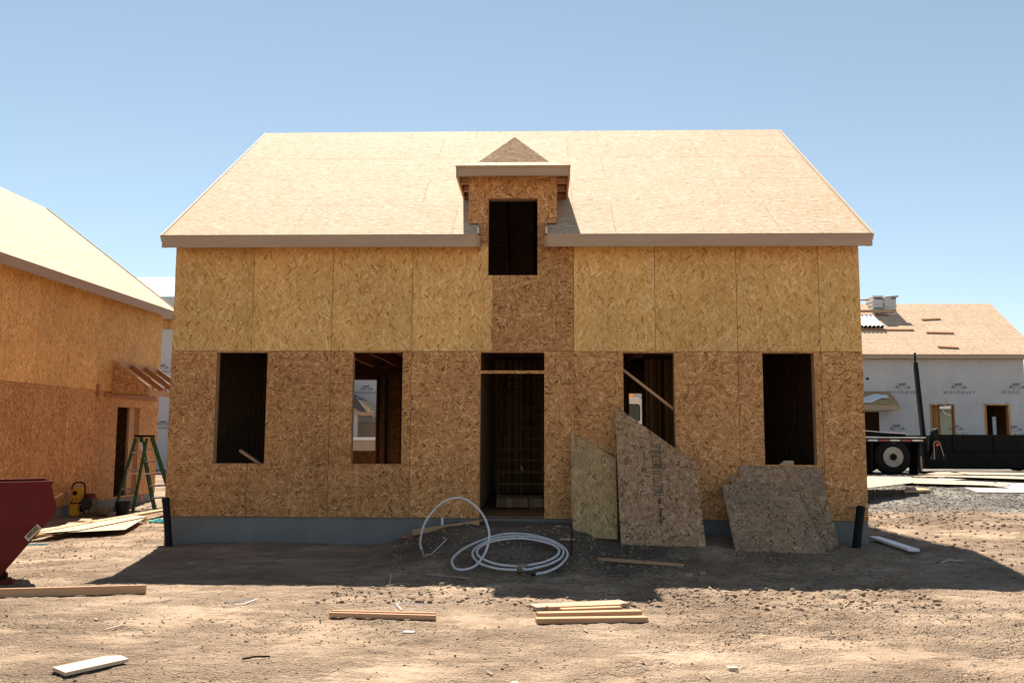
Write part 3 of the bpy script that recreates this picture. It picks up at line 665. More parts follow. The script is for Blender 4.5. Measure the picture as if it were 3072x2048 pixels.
def partition(p, q, z1=3.27, step=0.4, back=1):
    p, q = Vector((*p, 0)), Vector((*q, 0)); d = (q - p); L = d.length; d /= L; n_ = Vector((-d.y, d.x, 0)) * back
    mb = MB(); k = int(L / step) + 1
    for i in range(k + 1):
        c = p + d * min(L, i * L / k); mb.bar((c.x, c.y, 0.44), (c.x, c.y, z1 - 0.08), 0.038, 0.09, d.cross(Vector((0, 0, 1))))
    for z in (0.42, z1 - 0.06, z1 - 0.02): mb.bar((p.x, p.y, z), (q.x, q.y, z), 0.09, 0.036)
    o = mb.build('partition_wall', 'lumber_shaded', house)
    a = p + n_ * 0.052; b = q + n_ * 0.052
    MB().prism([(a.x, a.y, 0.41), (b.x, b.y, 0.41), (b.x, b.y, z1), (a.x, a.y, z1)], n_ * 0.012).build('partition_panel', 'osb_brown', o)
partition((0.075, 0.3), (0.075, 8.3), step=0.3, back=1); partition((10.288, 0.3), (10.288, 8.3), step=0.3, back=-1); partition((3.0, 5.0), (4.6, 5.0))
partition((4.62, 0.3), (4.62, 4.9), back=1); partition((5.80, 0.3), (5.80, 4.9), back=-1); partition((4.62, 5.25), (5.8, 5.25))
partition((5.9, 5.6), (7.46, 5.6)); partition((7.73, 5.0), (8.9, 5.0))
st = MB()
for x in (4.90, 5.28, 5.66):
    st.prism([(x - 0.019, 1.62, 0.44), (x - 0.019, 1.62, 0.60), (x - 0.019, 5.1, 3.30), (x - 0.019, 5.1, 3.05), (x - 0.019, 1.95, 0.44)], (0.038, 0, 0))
stairs = st.build('staircase', 'lumber_shaded', house)
for k in range(14): board('tread', stairs, (4.87, 1.60 + 0.25 * k, 0.615 + 0.19 * k), (5.69, 1.60 + 0.25 * k, 0.615 + 0.19 * k), 0.055, 0.035, 'lumber_shaded')
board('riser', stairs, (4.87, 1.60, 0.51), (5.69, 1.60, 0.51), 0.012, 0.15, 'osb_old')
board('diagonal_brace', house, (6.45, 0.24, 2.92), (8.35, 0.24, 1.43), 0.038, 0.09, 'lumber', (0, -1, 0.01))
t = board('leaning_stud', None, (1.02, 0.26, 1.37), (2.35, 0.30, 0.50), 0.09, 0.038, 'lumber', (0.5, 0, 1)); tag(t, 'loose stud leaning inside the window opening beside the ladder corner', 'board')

# ------------------------------------------------------------------ neighbouring house on the left, long wall facing the yard
LX, LZ, LJ, LY0, LY1 = -4.33, 0.12, 2.586, -6.95, 9.50
lh = thing('neighbour_house', 'flake board house with a doorway awning frame, behind the red hopper', 'house', (LX - 3.6, 2, -0.2))
LDOOR = (7.28, 8.42, 0.16, 2.255)
MB().box((LX - 0.22, LY0, -0.5), (LX - 0.015, LY1, LZ)).box((LX - 7.0, LY1 - 0.2, -0.5), (LX - 0.22, LY1, LZ)).build('foundation', 'concrete', lh)
ys_ = [9.50]; y = 8.70
while y > LY0: ys_.append(y); y -= ft4
ys_.append(LY0); ys_ = ys_[::-1]
LTOP = 4.72
for a, b in zip(ys_[:-1], ys_[1:]):
    sheet('sheathing_panel', lh, EAST(LX - Tb), a + 0.002, b - 0.002, LZ, LJ - 0.002, [LDOOR], Tb, ('osb_brown_left', 'edge'))
    sheet('sheathing_panel', lh, EAST(LX - Tb), a + 0.002, b - 0.002, LJ + 0.002, LTOP, [], Tb, ('osb_yellow', 'edge'))
LE = Vector((-4.03, 0, 4.83)); LRX, LRZ = -7.86, 7.72; lsl = (LRZ - LE.z) / (LE.x - LRX); la = math.atan(lsl)
gpoly = [(0, LZ), (7.0, LZ), (7.0, LTOP), (3.5, LTOP + 3.5 * lsl - 0.3), (0, LTOP)]
poly_sheet('gable_wall', lh, basis((-1, 0, 0), (0, 0, 1), (LX - 0.013, LY1 - Tb, 0)), gpoly, Tb, ('osb_brown_left', 'edge'))
LYA, LYB = LY0 - 0.3, LY1 + 0.32
y = LYB
while y > LYA + 0.1:
    y2 = max(LYA, y - 4.88); board('fascia_board', lh, (-4.02, y2 + 0.002, 4.725), (-4.02, y, 4.725), 0.02, 0.20, 'fascia'); y = y2 if y2 < 9 else y2
    if y <= LYA + 0.1: break
lrf = MB()
yy = LYA + 0.1
while yy < LYB: lrf.bar((-4.06, yy, 4.74), (LRX, yy, LRZ - 0.1), 0.038, 0.14); lrf.bar((LRX, yy, LRZ - 0.1), (2 * LRX + 4.06, yy, 4.74), 0.038, 0.14); yy += 0.61
lroof = lrf.build('roof', 'lumber_shaded', lh)
ls = Vector((-math.cos(la), 0, math.sin(la))); LSL = (LE.x - LRX) / math.cos(la)
LM = basis((0, 1, 0), ls, LE); ln_ = Vector((0, 1, 0)).cross(ls)
LM.translation = LE - ln_ * 0.012
rp = LSL / 3.93
for r_ in range(4):
    cc = [LYA]; y = LYA + (1.3, 2.5, 0.9, 2.1)[r_]
    while y < LYB - 0.3: cc.append(y); y += 2.438
    cc.append(LYB)
    for a, b in zip(cc[:-1], cc[1:]): sheet('roof_sheet', lroof, LM, a + 0.002, b - 0.002, r_ * rp + 0.0015, min(LSL, (r_ + 1) * rp) - 0.0015, [], 0.0125, ('osb_roof', 'edge'))
LM2 = basis((0, -1, 0), (math.cos(la), 0, math.sin(la)), (2 * LRX - LE.x, 0, LE.z - 0.01))
sheet('roof_sheet', lroof, LM2, -LYB, -LYA, 0, LSL - 0.004, [], 0.0125, ('osb_roof', 'edge'))
board('rake_board', lh, (-4.03, LYB + 0.022, 4.755), (LRX, LYB + 0.022, LRZ - 0.075), 0.034, 0.17, 'plank_white', ln_)
# doorway framing with a warm side jamb and a dark interior box
MB().box((LX - 0.15, LDOOR[0] - 0.04, LZ), (LX - Tb - 0.002, LDOOR[0] - 0.001, LDOOR[3])).box((LX - 0.15, LDOOR[1] + 0.001, LZ), (LX - Tb - 0.002, LDOOR[1] + 0.04, LDOOR[3])).box((LX - 0.15, LDOOR[0] - 0.04, LDOOR[3] + 0.001), (LX - Tb - 0.002, LDOOR[1] + 0.04, LDOOR[3] + 0.2)).build('door_frame', 'lumber', lh)
MB().box((LX - 0.16, LDOOR[1] - 0.30, LZ + 0.01), (LX - 0.10, LDOOR[1] - 0.002, LDOOR[3])).build('door_jamb', 'lumber', lh)
MB().box((LX - 6.9, LY0 + 0.2, LZ - 0.04), (LX - 0.02, LY1 - 0.02, LZ - 0.005)).build('floor_deck', 'osb_brown', lh)
MB().box((LX - 3.0, 5.6, LZ), (LX - 2.9, LY1 - 0.1, LTOP)).box((LX - 2.89, 5.6, LZ), (LX - 0.1, 5.7, LTOP)).box((LX - 2.9, 5.7, 2.75), (LX - 0.1, 9.4, 2.85)).build('partition_wall', 'lumber_shaded', lh)
# awning frame over the doorway
aw = MB().box((LX + 0.001, 6.935, 3.17), (LX + 0.039, 9.28, 3.30)).build('awning', 'lumber', lh)
for yy in (6.97, 7.71, 8.46, 9.20):
    board('rafter', aw, (LX + 0.05, yy, 3.235), (LX + 0.86, yy, 2.66), 0.038, 0.115, 'lumber_red' if yy > 7 else 'lumber', Vector((0.575, 0, 0.81)))
    for k_, xx in enumerate((0.30, 0.55)): board('block', aw, (LX + xx, yy, 2.60), (LX + xx, yy, 3.16 - 0.71 * xx), 0.036, 0.07, 'lumber', (0, 1, 0))
board('awning_beam', aw, (LX + 0.875, 6.95, 2.575), (LX + 0.875, 9.30, 2.575), 0.038, 0.13, 'lumber')
board('awning_ledger', aw, (LX + 0.02, 6.60, 2.50), (LX + 0.02, 9.3, 2.50), 0.038, 0.09, 'lumber_red')
board('awning_ledger', aw, (LX + 0.035, 6.97, 2.52), (LX + 0.86, 6.97, 2.52), 0.036, 0.04, 'lumber_red')
poly_sheet('awning_side', aw, FRONT(6.948, LX, 0), [(0.002, 2.545), (0.85, 2.545), (0.85, 2.66), (0.002, 3.27)], 0.012, ('osb_brown', 'edge'))
t = board('short_block', lh, (LX + 0.022, 6.28, 2.44), (LX + 0.022, 6.28, 2.72), 0.09, 0.036, 'lumber_red', (1, 0, 0))

# ------------------------------------------------------------------ print on the wrap: emblem + name
def emblem_mesh():
    """a scrolled wagon-like emblem over a plinth, unit width 1"""
    mb = MB(); t = 0.004
    def P(pts): mb.prism([(x, y, 0) for x, y in pts], (0, 0, t))
    P([(-0.5, 0.0), (-0.12, 0.0), (-0.10, 0.035), (-0.34, 0.035), (-0.40, 0.07)]); P([(0.5, 0.0), (0.08, 0.0), (0.10, 0.035), (0.30, 0.035), (0.40, 0.07)])
    P([(-0.42, 0.06), (-0.33, 0.06), (-0.30, 0.14), (-0.36, 0.15)]); P([(0.42, 0.05), (0.32, 0.06), (0.30, 0.12), (0.35, 0.14)])
    P([(-0.27, 0.10), (-0.22, 0.09), (-0.20, 0.13), (-0.25, 0.14)]); P([(0.17, 0.14), (0.27, 0.11), (0.27, 0.135), (0.19, 0.17)])
    P([(-0.03, 0.06), (0.03, 0.06), (0.0, 0.10)])
    P([(-0.25, 0.27), (0.10, 0.27), (0.22, 0.33), (0.20, 0.30), (0.14, 0.22), (-0.22, 0.22)])
    P([(-0.22, 0.215), (-0.185, 0.215), (-0.155, 0.145), (-0.19, 0.13)]); P([(0.09, 0.215), (0.145, 0.215), (0.11, 0.13), (0.085, 0.145)])
    P([(-0.19, 0.125), (0.11, 0.125), (0.10, 0.15), (-0.17, 0.15)])
    for x in (-0.12, -0.04, 0.04): P([(x - 0.012, 0.155), (x + 0.012, 0.155), (x + 0.012, 0.21), (x - 0.012, 0.21)])
    P([(-0.36, -0.055), (0.36, -0.055), (0.36, -0.045), (-0.36, -0.045)])
    P([(-0.285, 0.30), (-0.275, 0.30), (-0.30, 0.16), (-0.31, 0.16)]); P([(-0.005, 0.28), (0.005, 0.28), (0.0, 0.35)])
    return mb.mesh('emblem', 'ink')
EMB = emblem_mesh()
TXT = text_mesh('lettering', 'WOODBURY', 0.165, 'ink', 1.45)
TXTC = text_mesh('lettering', 'WOOD', 0.165, 'ink', 1.45)
TXTR = text_mesh('lettering', 'BURY', 0.165, 'ink', 1.45)
def emblem_at(parent, mat, x, z, wd=0.65, text=TXT, tx=0.0, dz_=-0.16):
    link('emblem', EMB, parent, mat @ Matrix.Translation((x, z, 0.003)) @ Matrix.Diagonal((wd, wd, 1, 1)))
    if text: link('lettering', text, parent, mat @ Matrix.Translation((x + tx, z + dz_ - 0.06, 0.004)) @ Matrix.Diagonal((wd / 0.66, wd / 0.66, 1, 1)))

# ------------------------------------------------------------------ wrapped house on the right
RX0, RX1, RYF = 9.0, 24.10, 21.0
rh = thing('wrapped_house', 'house in white weather wrap with bare pale roof, behind the flatbed truck', 'house', (17, 22, 0.4))
ROPEN = [(20.56, 21.36, 0.9, 2.84), (22.60, 23.42, 0.9, 2.85), (17.2, 18.56, 0.5, 2.585)]
RF = FRONT(RYF, 0, 0)
wall = sheet('wrap_wall', rh, FRONT(RYF), RX0, RX1, 0.35, 4.80, ROPEN, 0.02, ('wrap', 'edge'))
WF = FRONT(RYF - 0.021)
MB().box((RX1 - 0.02, RYF, 0.3), (RX1, 26.9, 4.7)).box((RX1 - 0.019, 26.9, 0.3), (RX1, 28.2, 0.9)).box((RX1 - 0.019, 26.9, 3.05), (RX1, 28.2, 4.7)).build('end_wall', 'osb_brown', rh)
MB().box((RX0, 28.18, 0.3), (RX1 - 0.02, 28.2, 4.7)).build('rear_wall', 'osb_brown', rh)
MB().box((23.0, RYF + 2.5, 0.4), (RX1 - 0.05, RYF + 2.6, 4.6)).box((19.3, RYF + 0.3, 0.4), (19.4, 28.0, 4.6)).box((RX0, RYF + 0.02, 3.3), (RX1, 28.1, 3.35)).build('partition_wall', 'lumber_shaded', rh)
for (a, b, z0, z1), f_ in ((ROPEN[0], 0.07), (ROPEN[1], 0.085)):
    fr = MB().prism([(a - f_, RYF - 0.02, z0), (a, RYF - 0.02, z0), (a, RYF - 0.02, z1), (a - f_, RYF - 0.02, z1 + 0.05)], (0, -0.02, 0)).prism([(b, RYF - 0.02, z0), (b + f_, RYF - 0.02, z0), (b + f_ * 0.7, RYF - 0.02, z1 + 0.05), (b, RYF - 0.02, z1)], (0, -0.02, 0)).box((a - f_ + 0.001, RYF - 0.04, z1 + 0.0005), (b + f_ * 0.65, RYF - 0.02, z1 + 0.055))
    fr.box((a - 0.06, RYF + 0.001, z0), (a - 0.002, RYF + 0.14, z1)).box((b + 0.002, RYF + 0.001, z0), (b + 0.06, RYF + 0.14, z1)).box((a - 0.06, RYF + 0.001, z1 + 0.002), (b + 0.06, RYF + 0.14, z1 + 0.06))
    fr.build('window_opening', 'osb_brown', rh)
emblem_at(rh, WF, 19.50, 3.50); emblem_at(rh, WF, 21.62, 3.505, dz_=-0.165); emblem_at(rh, WF, 23.80, 3.51, 0.65, TXTC, -0.24); emblem_at(rh, WF, 19.225, 1.92, 0.63, None); emblem_at(rh, WF, 21.42, 1.92, 0.6, TXTR, 0.22); emblem_at(rh, WF, 23.62, 1.91, 0.6, TXTR, 0.22)
FNT = text_mesh('lettering', 'W', 0.1, 'ink_faint')
for k, x in enumerate((19.95, 21.10, 22.24, 23.38)): link('print_mark', MB().box((-0.09, -0.004, 0), (0.09, 0.004, 0.002)).box((-0.05, -0.06, 0), (0.05, -0.05, 0.002)).box((-0.05, -0.04, 0), (0.05, -0.025, 0.002)).mesh('print_mark', 'ink_faint'), rh, WF @ Matrix.Translation((x, 2.99, 0.003)))
dots = MB()
for k in range(46):
    x = 19.4 + k * 0.105
    if 20.45 < x < 21.47 or 22.48 < x < 23.52: continue
    dots.box((x, 2.825 + 0.03 * (k % 2), 0), (x + 0.03, 2.84 + 0.03 * (k % 2), 0.002))
link('nail_line', dots.mesh('nail_line', 'ink'), rh, WF @ Matrix.Translation((0, 0, 0.003)))['kind'] = 'stuff'
MB().box((19.3, RYF - 0.024, 3.12), (24.08, RYF - 0.021, 3.125)).build('wrap_seam', 'soffit', rh)
sheet('wrap_lap', rh, FRONT(RYF - 0.0212), 23.93, RX1, 1.2, 4.55, [], 0.003, ('wrap',))
MB().lathe([(0, 0.05), (0.03, 0.05)], (18.17, RYF - 0.02, 3.85), (0, -1, 0), 16).build('vent_hole', 'black', rh)
REY, REZ = RYF - 0.35, 4.77; RRY = 24.24; rsl = 0.69; RRZ = REZ + rsl * (RRY - REY)
board('fascia_board', rh, (RX0, REY - 0.01, 4.685), (24.62, REY - 0.01, 4.685), 0.02, 0.165, 'fascia')
MB().box((RX0, REY + 0.002, 4.60), (24.6, RYF - 0.03, 4.62)).build('soffit', 'fascia', rh)
ra = math.atan(rsl); rs_ = Vector((0, math.cos(ra), math.sin(ra))); rn = Vector((0, -math.sin(ra), math.cos(ra))); RSL = (RRY - REY) / math.cos(ra)
rr = MB()
for i in range(26): x = 9.1 + i * 0.615; rr.bar((x, REY + 0.02, REZ - 0.1), (x, RRY, RRZ - 0.1), 0.038, 0.14); rr.bar((x, RRY, RRZ - 0.1), (x, 2 * RRY - REY, REZ - 0.1), 0.038, 0.14)
rroof = rr.build('roof', 'lumber_shaded', rh)
RRM = basis((1, 0, 0), rs_, Vector((0, REY, REZ)) - rn * 0.012)
for r_ in range(4):
    cc = [RX0]; x = 10.2 + (0.0, 1.2, 0.4, 1.7)[r_]
    while x < 24.3: cc.append(x); x += 2.438
    cc.append(24.64); q0 = r_ * 1.2192; q1 = min(RSL, q0 + 1.2192)
    for a, b in zip(cc[:-1], cc[1:]): sheet('roof_sheet', rroof, RRM, a + 0.003, b - 0.003, q0 + 0.003, q1 - 0.003, [], 0.0125, ('osb_roof', 'edge'))
sheet('roof_sheet', rroof, basis((-1, 0, 0), (0, -math.cos(ra), math.sin(ra)), (0, 2 * RRY - REY, REZ - 0.01)), -24.64, -RX0, 0, RSL - 0.004, [], 0.0125, ('osb_roof', 'edge'))
# small roof over its front door, with a loose film on it
aw2 = MB().prism([(17.0, RYF - 0.03, 2.80), (17.0, RYF - 1.0, 2.68), (17.0, RYF - 1.0, 2.785), (17.0, RYF - 0.03, 3.37)], (1.96, 0, 0)).build('door_canopy', 'osb_old_yellow', rh)
MB().box((16.98, RYF - 1.03, 2.62), (18.98, RYF - 1.005, 2.785)).build('canopy_fascia', 'fascia', aw2)
MB().prism([(18.962, RYF - 0.03, 2.62), (18.962, RYF - 1.0, 2.62), (18.962, RYF - 1.0, 2.79), (18.962, RYF - 0.03, 3.38)], (0.02, 0, 0)).build('canopy_fascia', 'fascia', aw2)
fm = MB(); nxx, nyy = 22, 9; bb = len(fm.v)
for i in range(nxx):
    for j in range(nyy):
        u_, v_ = i / (nxx - 1), j / (nyy - 1); x = 17.05 + 1.72 * u_; wv = 0.5 + 0.5 * math.sin(u_ * 9) * 0.4
        y_ = RYF - 0.10 - (0.30 + 0.45 * v_ * (1 - 0.35 * u_)) + 0.12 * u_ * math.sin(3 * u_) - 0.12 * math.sin(u_ * 4.2)
        zz = 3.37 + (y_ - (RYF - 0.03)) * (0.585 / 0.97) + 0.035 + 0.03 * math.sin(11 * u_ + 5 * v_) * math.sin(6 * v_ + 2)
        fm.v.append((x, y_, zz))
for i in range(nxx - 1):
    for j in range(nyy - 1): fm.f.append((i * nyy + j, (i + 1) * nyy + j, (i + 1) * nyy + j + 1, i * nyy + j + 1)); fm.mi.append(0)
t = fm.build('plastic_film', 'film', None, True); tag(t, 'crumpled translucent plastic film lying on the small door canopy', 'plastic sheet')
def on_rroof(x, y, lift=0.0): return Vector((x, y, REZ + rsl * (y - REY))) + rn * lift
for (x0, y0_), (x1, y1_), lab in (((21.214, 23.01), (21.985, 23.07), 'highest short toe board nailed across the wrapped house roof'), ((20.964, 22.085), (22.017, 22.045), 'middle toe board nailed across the wrapped house roof'), ((20.948, 21.108), (21.704, 21.046), 'lowest toe board nailed across the wrapped house roof'), ((17.6, 22.30), (20.547, 22.27), 'long toe board under the row of white rolls'), ((17.6, 23.33), (20.0, 23.33), 'toe board holding up the shingle bundles on the roof')):
    tag(board('toe_board', None, on_rroof(x0, y0_, 0.021), on_rroof(x1, y1_, 0.021), 0.09 if y0_ < 23.2 else 0.12, 0.038, 'lumber_red', rn), lab, 'board')
# shingle bundles: two side-by-side stacks on a level ledge of the slope
rngb = random.Random(4)
names_k = ['bottom', 'second', 'third', 'fourth', 'fifth', 'sixth', 'seventh', 'eighth', 'ninth', 'top']
for k in range(10):
    zz = 6.66 + k * 0.082
    for s_ in range(2):
        if s_ == 1 and k == 9: continue
        x0 = 19.42 + s_ * 0.46 + rngb.uniform(-0.025, 0.025); y0_ = 23.42 + rngb.uniform(-0.02, 0.02); wd = 0.43 if s_ == 0 else 0.50
        root = MB().box((x0, y0_, zz), (x0 + wd, y0_ + 0.9, zz + 0.076)).build('shingle_bundle', 'bundle_white', None, bevel=0.012)
        tag(root, 'white wrapped shingle bundle, %s of the %s stack on the roof' % (names_k[k] if not (s_ == 1 and k == 8) else 'top', 'taller' if s_ == 0 else 'shorter'), 'shingle bundle', 'shingle bundles stacked on the roof')
        mt = {0: 'bundle_blue', 1: 'bundle_green', 2: 'bundle_green', 3: 'bundle_green', 8: 'black'}.get(k) if s_ == 0 else {0: None, 1: None, 2: 'bundle_green', 8: 'black'}.get(k)
        if mt: MB().box((x0 + (0.04 if s_ == 0 else wd - 0.2), y0_ - 0.004, zz + 0.012), (x0 + (wd - 0.03 if s_ == 0 else wd - 0.02), y0_ - 0.0005, zz + 0.062)).build('printed_band', mt, root)
for k, (x0, x1) in enumerate(((17.6, 19.30), (19.95, 20.50))):
    tag(board('cap_board', None, (x0, 23.52 + 0.0, 7.40 if k else 7.28), (x1, 23.52, 7.455 if k else 7.30), 0.09, 0.05 if k == 0 else 0.07, 'lumber'), ('scaffold plank beside the shingle stacks on the roof ridge' if k == 0 else 'board lying on top of the shorter shingle stack'), 'board')
tag(board('ledger_plank', None, on_rroof(17.6, 23.40, 0.16), on_rroof(20.25, 23.40, 0.16), 0.09, 0.10, 'lumber'), 'orange timber plank just below the shingle bundles', 'board')
for k in range(7):
    x = 19.22 - k * 0.165
    a_ = on_rroof(x + 0.11, 22.36, 0.09); b_ = on_rroof(x, 23.16, 0.09)
    o = MB().lathe([(0, 0.075), (0.0, 0.078), ((b_ - a_).length, 0.078)], a_, b_ - a_, 18).build('roofing_roll', 'white_paint', None, True)
    tag(o, 'white roll of roofing underlay lying on the roof slope', 'roll', 'white rolls of underlay on the roof')
    MB().lathe([(-0.004, 0.06), (0.0, 0.074)], a_, b_ - a_, 18).build('roll_end', 'black', o)
# things seen inside its right window
for k, (x, h_, m_) in enumerate(((23.08, 2.42, 'film'), (23.22, 2.44, 'drywall'))):
    o = MB().box((x, RYF + 0.5 + 0.25 * k, 0.45), (x + 0.13, RYF + 0.55 + 0.25 * k, h_)).build('board_stack' if k else 'film_roll', m_); tag(o, 'pale board standing inside the wrapped house window' if k else 'film covered panel standing inside the wrapped house window', 'board')

# ------------------------------------------------------------------ pale green house seen through the right house's window, wrapped house behind everything
gh = thing('green_house', 'finished sage green lap sided house seen through the window opening', 'house', (32, 41, 0))
MB().box((29.2, 41, 0.0), (40, 49, 3.3)).build('wall', 'green_siding', gh)
for k in range(16): board('siding_lap', gh, (29.2, 40.99, 0.25 + 0.19 * k), (40, 40.99, 0.25 + 0.19 * k), 0.02, 0.17, 'green_siding', (0, -0.12, 1))
MB().box((27.6, 39.6, 3.32), (40.5, 41, 3.5)).build('eave', 'white_paint', gh)
MB().prism([(27.6, 39.55, 3.51), (27.6, 49.4, 3.51), (27.6, 45, 6.2)], (12, 0, 0)).build('roof', 'osb_roof', gh)
MB().box((27.8, 40.9, 0), (29.19, 41.1, 3.3)).build('corner_panel', 'tan_siding', gh)
MB().tube([(29.9, 40.8, 3.3), (30.0, 40.8, 3.1), (30.6, 40.85, 2.85), (30.6, 40.88, 0.3)], 0.04).build('downspout', 'white_paint', gh)

bh = thing('distant_wrapped_house', 'two storey white wrapped house glimpsed between the flake board houses', 'house', (-8, 30, 0))
MB().box((-20, 30, -0.6), (1.2, 38, 6.85)).build('wall', 'wrap', bh)
MB().box((-20, 29.985, 6.86), (1.2, 30.3, 7.32)).build('sheathing_band', 'osb_brown', bh)
MB().box((-20.4, 29.35, 7.30), (1.6, 29.40, 7.50)).box((-20.4, 29.40, 7.32), (1.6, 30.5, 7.34)).build('fascia', 'fascia', bh)
MB().box((-20.4, 29.36, 7.5), (1.6, 32.5, 7.72)).build('lower_roof', 'metal_roof', bh)
MB().box((-20, 32.5, 7.6), (1.2, 38, 8.9)).build('upper_wall', 'soffit', bh)
MB().prism([(-20.4, 32.2, 8.9), (1.6, 32.2, 8.9), (-2.0, 35.2, 10.4), (-17, 35.2, 10.4)], (0, 0.1, 0.06)).build('upper_roof', 'metal_roof', bh)
BF = FRONT(29.985)
emblem_at(bh, BF, -2.95, 3.87, 0.64); emblem_at(bh, BF, -13.2, 4.9, 0.64); emblem_at(bh, BF, -13.05, 2.1, 0.64)
porch = MB().prism([(-3.11, 27.5, 2.93), (-2.74, 27.5, 2.71), (-2.06, 27.5, 2.655), (-2.06, 27.5, 2.52), (-2.74, 27.5, 2.53), (-3.11, 27.5, 2.78), (-4.5, 27.5, 3.55), (-4.5, 27.5, 3.69)], (0, 2.45, 0)).build('porch_roof', 'fascia', bh)
MB().prism([(-4.5, 27.45, 4.1), (-3.10, 27.45, 3.40), (-2.87, 27.45, 3.29), (-2.44, 27.45, 2.685), (-2.74, 27.45, 2.715), (-3.11, 27.45, 2.935), (-4.5, 27.45, 3.70)], (0, 2.4, 0)).build('porch_shingles', 'shingle_grey', porch)
MB().prism([(-2.86, 27.47, 3.28), (-2.05, 27.47, 2.665), (-2.43, 27.47, 2.68)], (0, 2.4, 0)).build('porch_sheet', 'osb_roof', porch)
MB().prism([(-2.2, 27.46, 2.515), (-2.06, 27.46, 2.515), (-2.06, 27.46, 2.41)], (0, 0.1, 0)).build('porch_bracket', 'lumber', porch)
MB().box((-4.8, 28.0, 0.0), (-2.95, 28.1, 3.4)).build('porch_wall', 'wrap', porch)
gd = MB().box((-3.37, 29.9, 0.1), (-1.2, 29.97, 2.25)).build('garage_door', 'tan_siding', bh)
for k in range(9): MB().box((-3.37, 29.885, 0.14 + k * 0.235), (-1.2, 29.899, 0.355 + k * 0.235)).build('door_slat', 'tan_siding', gd)
tr = thing('parked_trailer', 'low white sided trailer glimpsed through the house', 'trailer', (-2.2, 27, g(-2.2, 27)))
MB().box((-3.3, 26.2, 1.40), (-0.9, 27.2, 1.53)).build('side_rail', 'white_paint', tr); MB().box((-3.2, 26.3, 0.55), (-1.0, 27.1, 1.39)).build('body', 'tan_siding', tr)
for x in (-2.8, -1.4): MB().lathe([(0, 0.3), (0.2, 0.3)], (x, 26.1, g(x, 26.1) + 0.3), (0, 1, 0), 20).build('wheel', 'rubber', tr)

# ------------------------------------------------------------------ flatbed truck
TY = 11.45
gt = g(15.3, 12.0)
tk = thing('flatbed_truck', 'black flatbed truck with white cab and amber beacon behind the house', 'truck', (12, 12.5, gt))
TG = 0.58
bed = MB().box((9.4, TY, 1.47), (16.16, TY + 2.4, 1.60)).build('bed', 'black', tk)
MB().box((9.4, TY - 0.01, 1.601), (16.165, TY + 2.41, 1.622)).build('bed_deck', 'aluminium', bed)
x = 9.5; k = 0
while x < 16.0:
    MB().box((x, TY - 0.006, 1.51), (x + 0.27, TY - 0.001, 1.555)).build('reflector_strip', 'red_reflector' if k % 2 == 0 else 'white_reflector', bed); x += 0.30; k += 1
MB().lathe([(0, 0.034), (0.02, 0.03), (0.03, 0.012)], (16.06, TY - 0.001, 1.535), (0, -1, 0), 14).build('marker_lamp', 'amber', bed)
MB().box((7.2, TY + 0.5, 1.05), (16.1, TY + 0.62, 1.468)).box((7.2, TY + 1.6, 1.05), (16.1, TY + 1.72, 1.468)).build('chassis_rail', 'black_dull', tk)
MB().box((9.6, TY + 0.45, 0.95), (14.3, TY + 2.0, 1.465)).build('underbody', 'black_dull', tk)
def wheel(x, y, inner=False):
    wz = TG + 0.50
    t_ = MB().lathe([(0, 0.30), (0.0, 0.43), (0.03, 0.475), (0.07, 0.50), (0.20, 0.50), (0.25, 0.47), (0.27, 0.43)], (x, y, wz), (0, 1, 0), 48).build('wheel', 'rubber', tk, True)
    MB().lathe([(-0.012, 0.298), (-0.012, 0.275), (0.004, 0.272), (0.045, 0.245), (0.05, 0.20), (0.03, 0.165), (0.035, 0.10)], (x, y, wz), (0, 1, 0), 40).build('rim', 'rim', t_, True)
    MB().lathe([(-0.06, 0.05), (-0.055, 0.085), (0.03, 0.10)], (x, y, wz), (0, 1, 0), 24).build('hub', 'black_dull', t_, True)
    for k in range(10):
        a = k * 2 * math.pi / 10 + 0.2; MB().lathe([(-0.005, 0.013), (0.036, 0.013)], (x + 0.132 * math.cos(a), y, wz + 0.132 * math.sin(a)), (0, 1, 0), 6).build('wheel_nut', 'steel' if k % 3 else 'black_dull', t_)
    for a in (2.35, 5.5): MB().lathe([(0.028, 0.026), (0.052, 0.03)], (x + 0.215 * math.cos(a), y, wz + 0.215 * math.sin(a)), (0, 1, 0), 10).build('rim_slot', 'black', t_)
    MB().box((x + 0.02, y - 0.004, wz + 0.385), (x + 0.07, y + 0.03, wz + 0.395)).build('tyre_mark', 'white_paint', t_)
wheel(15.29, TY + 0.06); wheel(15.29, TY + 2.0); wheel(7.9, TY + 0.06); wheel(7.9, TY + 2.0)
MB().lathe([(0, 0.09), (1.7, 0.09)], (15.29, TY + 0.34, TG + 0.5), (0, 1, 0), 12).build('axle', 'black_dull', tk)
for x, dx in ((14.70, 0.03), (16.0, -0.05)):
    MB().prism([(x, TY + 0.02, 1.47), (x + 0.035, TY + 0.02, 1.47), (x + dx - 0.02, TY + 0.02, 0.60), (x + dx - 0.05, TY + 0.02, 0.60)], (0, 0.55, 0)).build('mud_flap', 'rubber', tk)
MB().box((16.045, TY + 0.10, 0.69), (16.085, TY + 0.25, 1.10)).build('stake', 'tan_siding', tk)
MB().prism([(16.12, TY + 0.15, 1.62), (14.53, TY + 0.15, 1.62), (14.53, TY + 0.15, 1.655), (15.6, TY + 0.15, 1.64)], (0, 0.8, 0)).build('load_board', 'lumber_pale', tk)
ld = MB().prism([(13.9, TY + 0.12, 1.80), (14.56, TY + 0.12, 1.79), (15.15, TY + 0.12, 1.735), (15.68, TY + 0.12, 1.712), (15.68, TY + 0.12, 1.625), (15.2, TY + 0.12, 1.625), (14.5, TY + 0.12, 1.68), (13.9, TY + 0.12, 1.70)], (0, 1.2, 0)).build('sagging_load', 'black', tk)
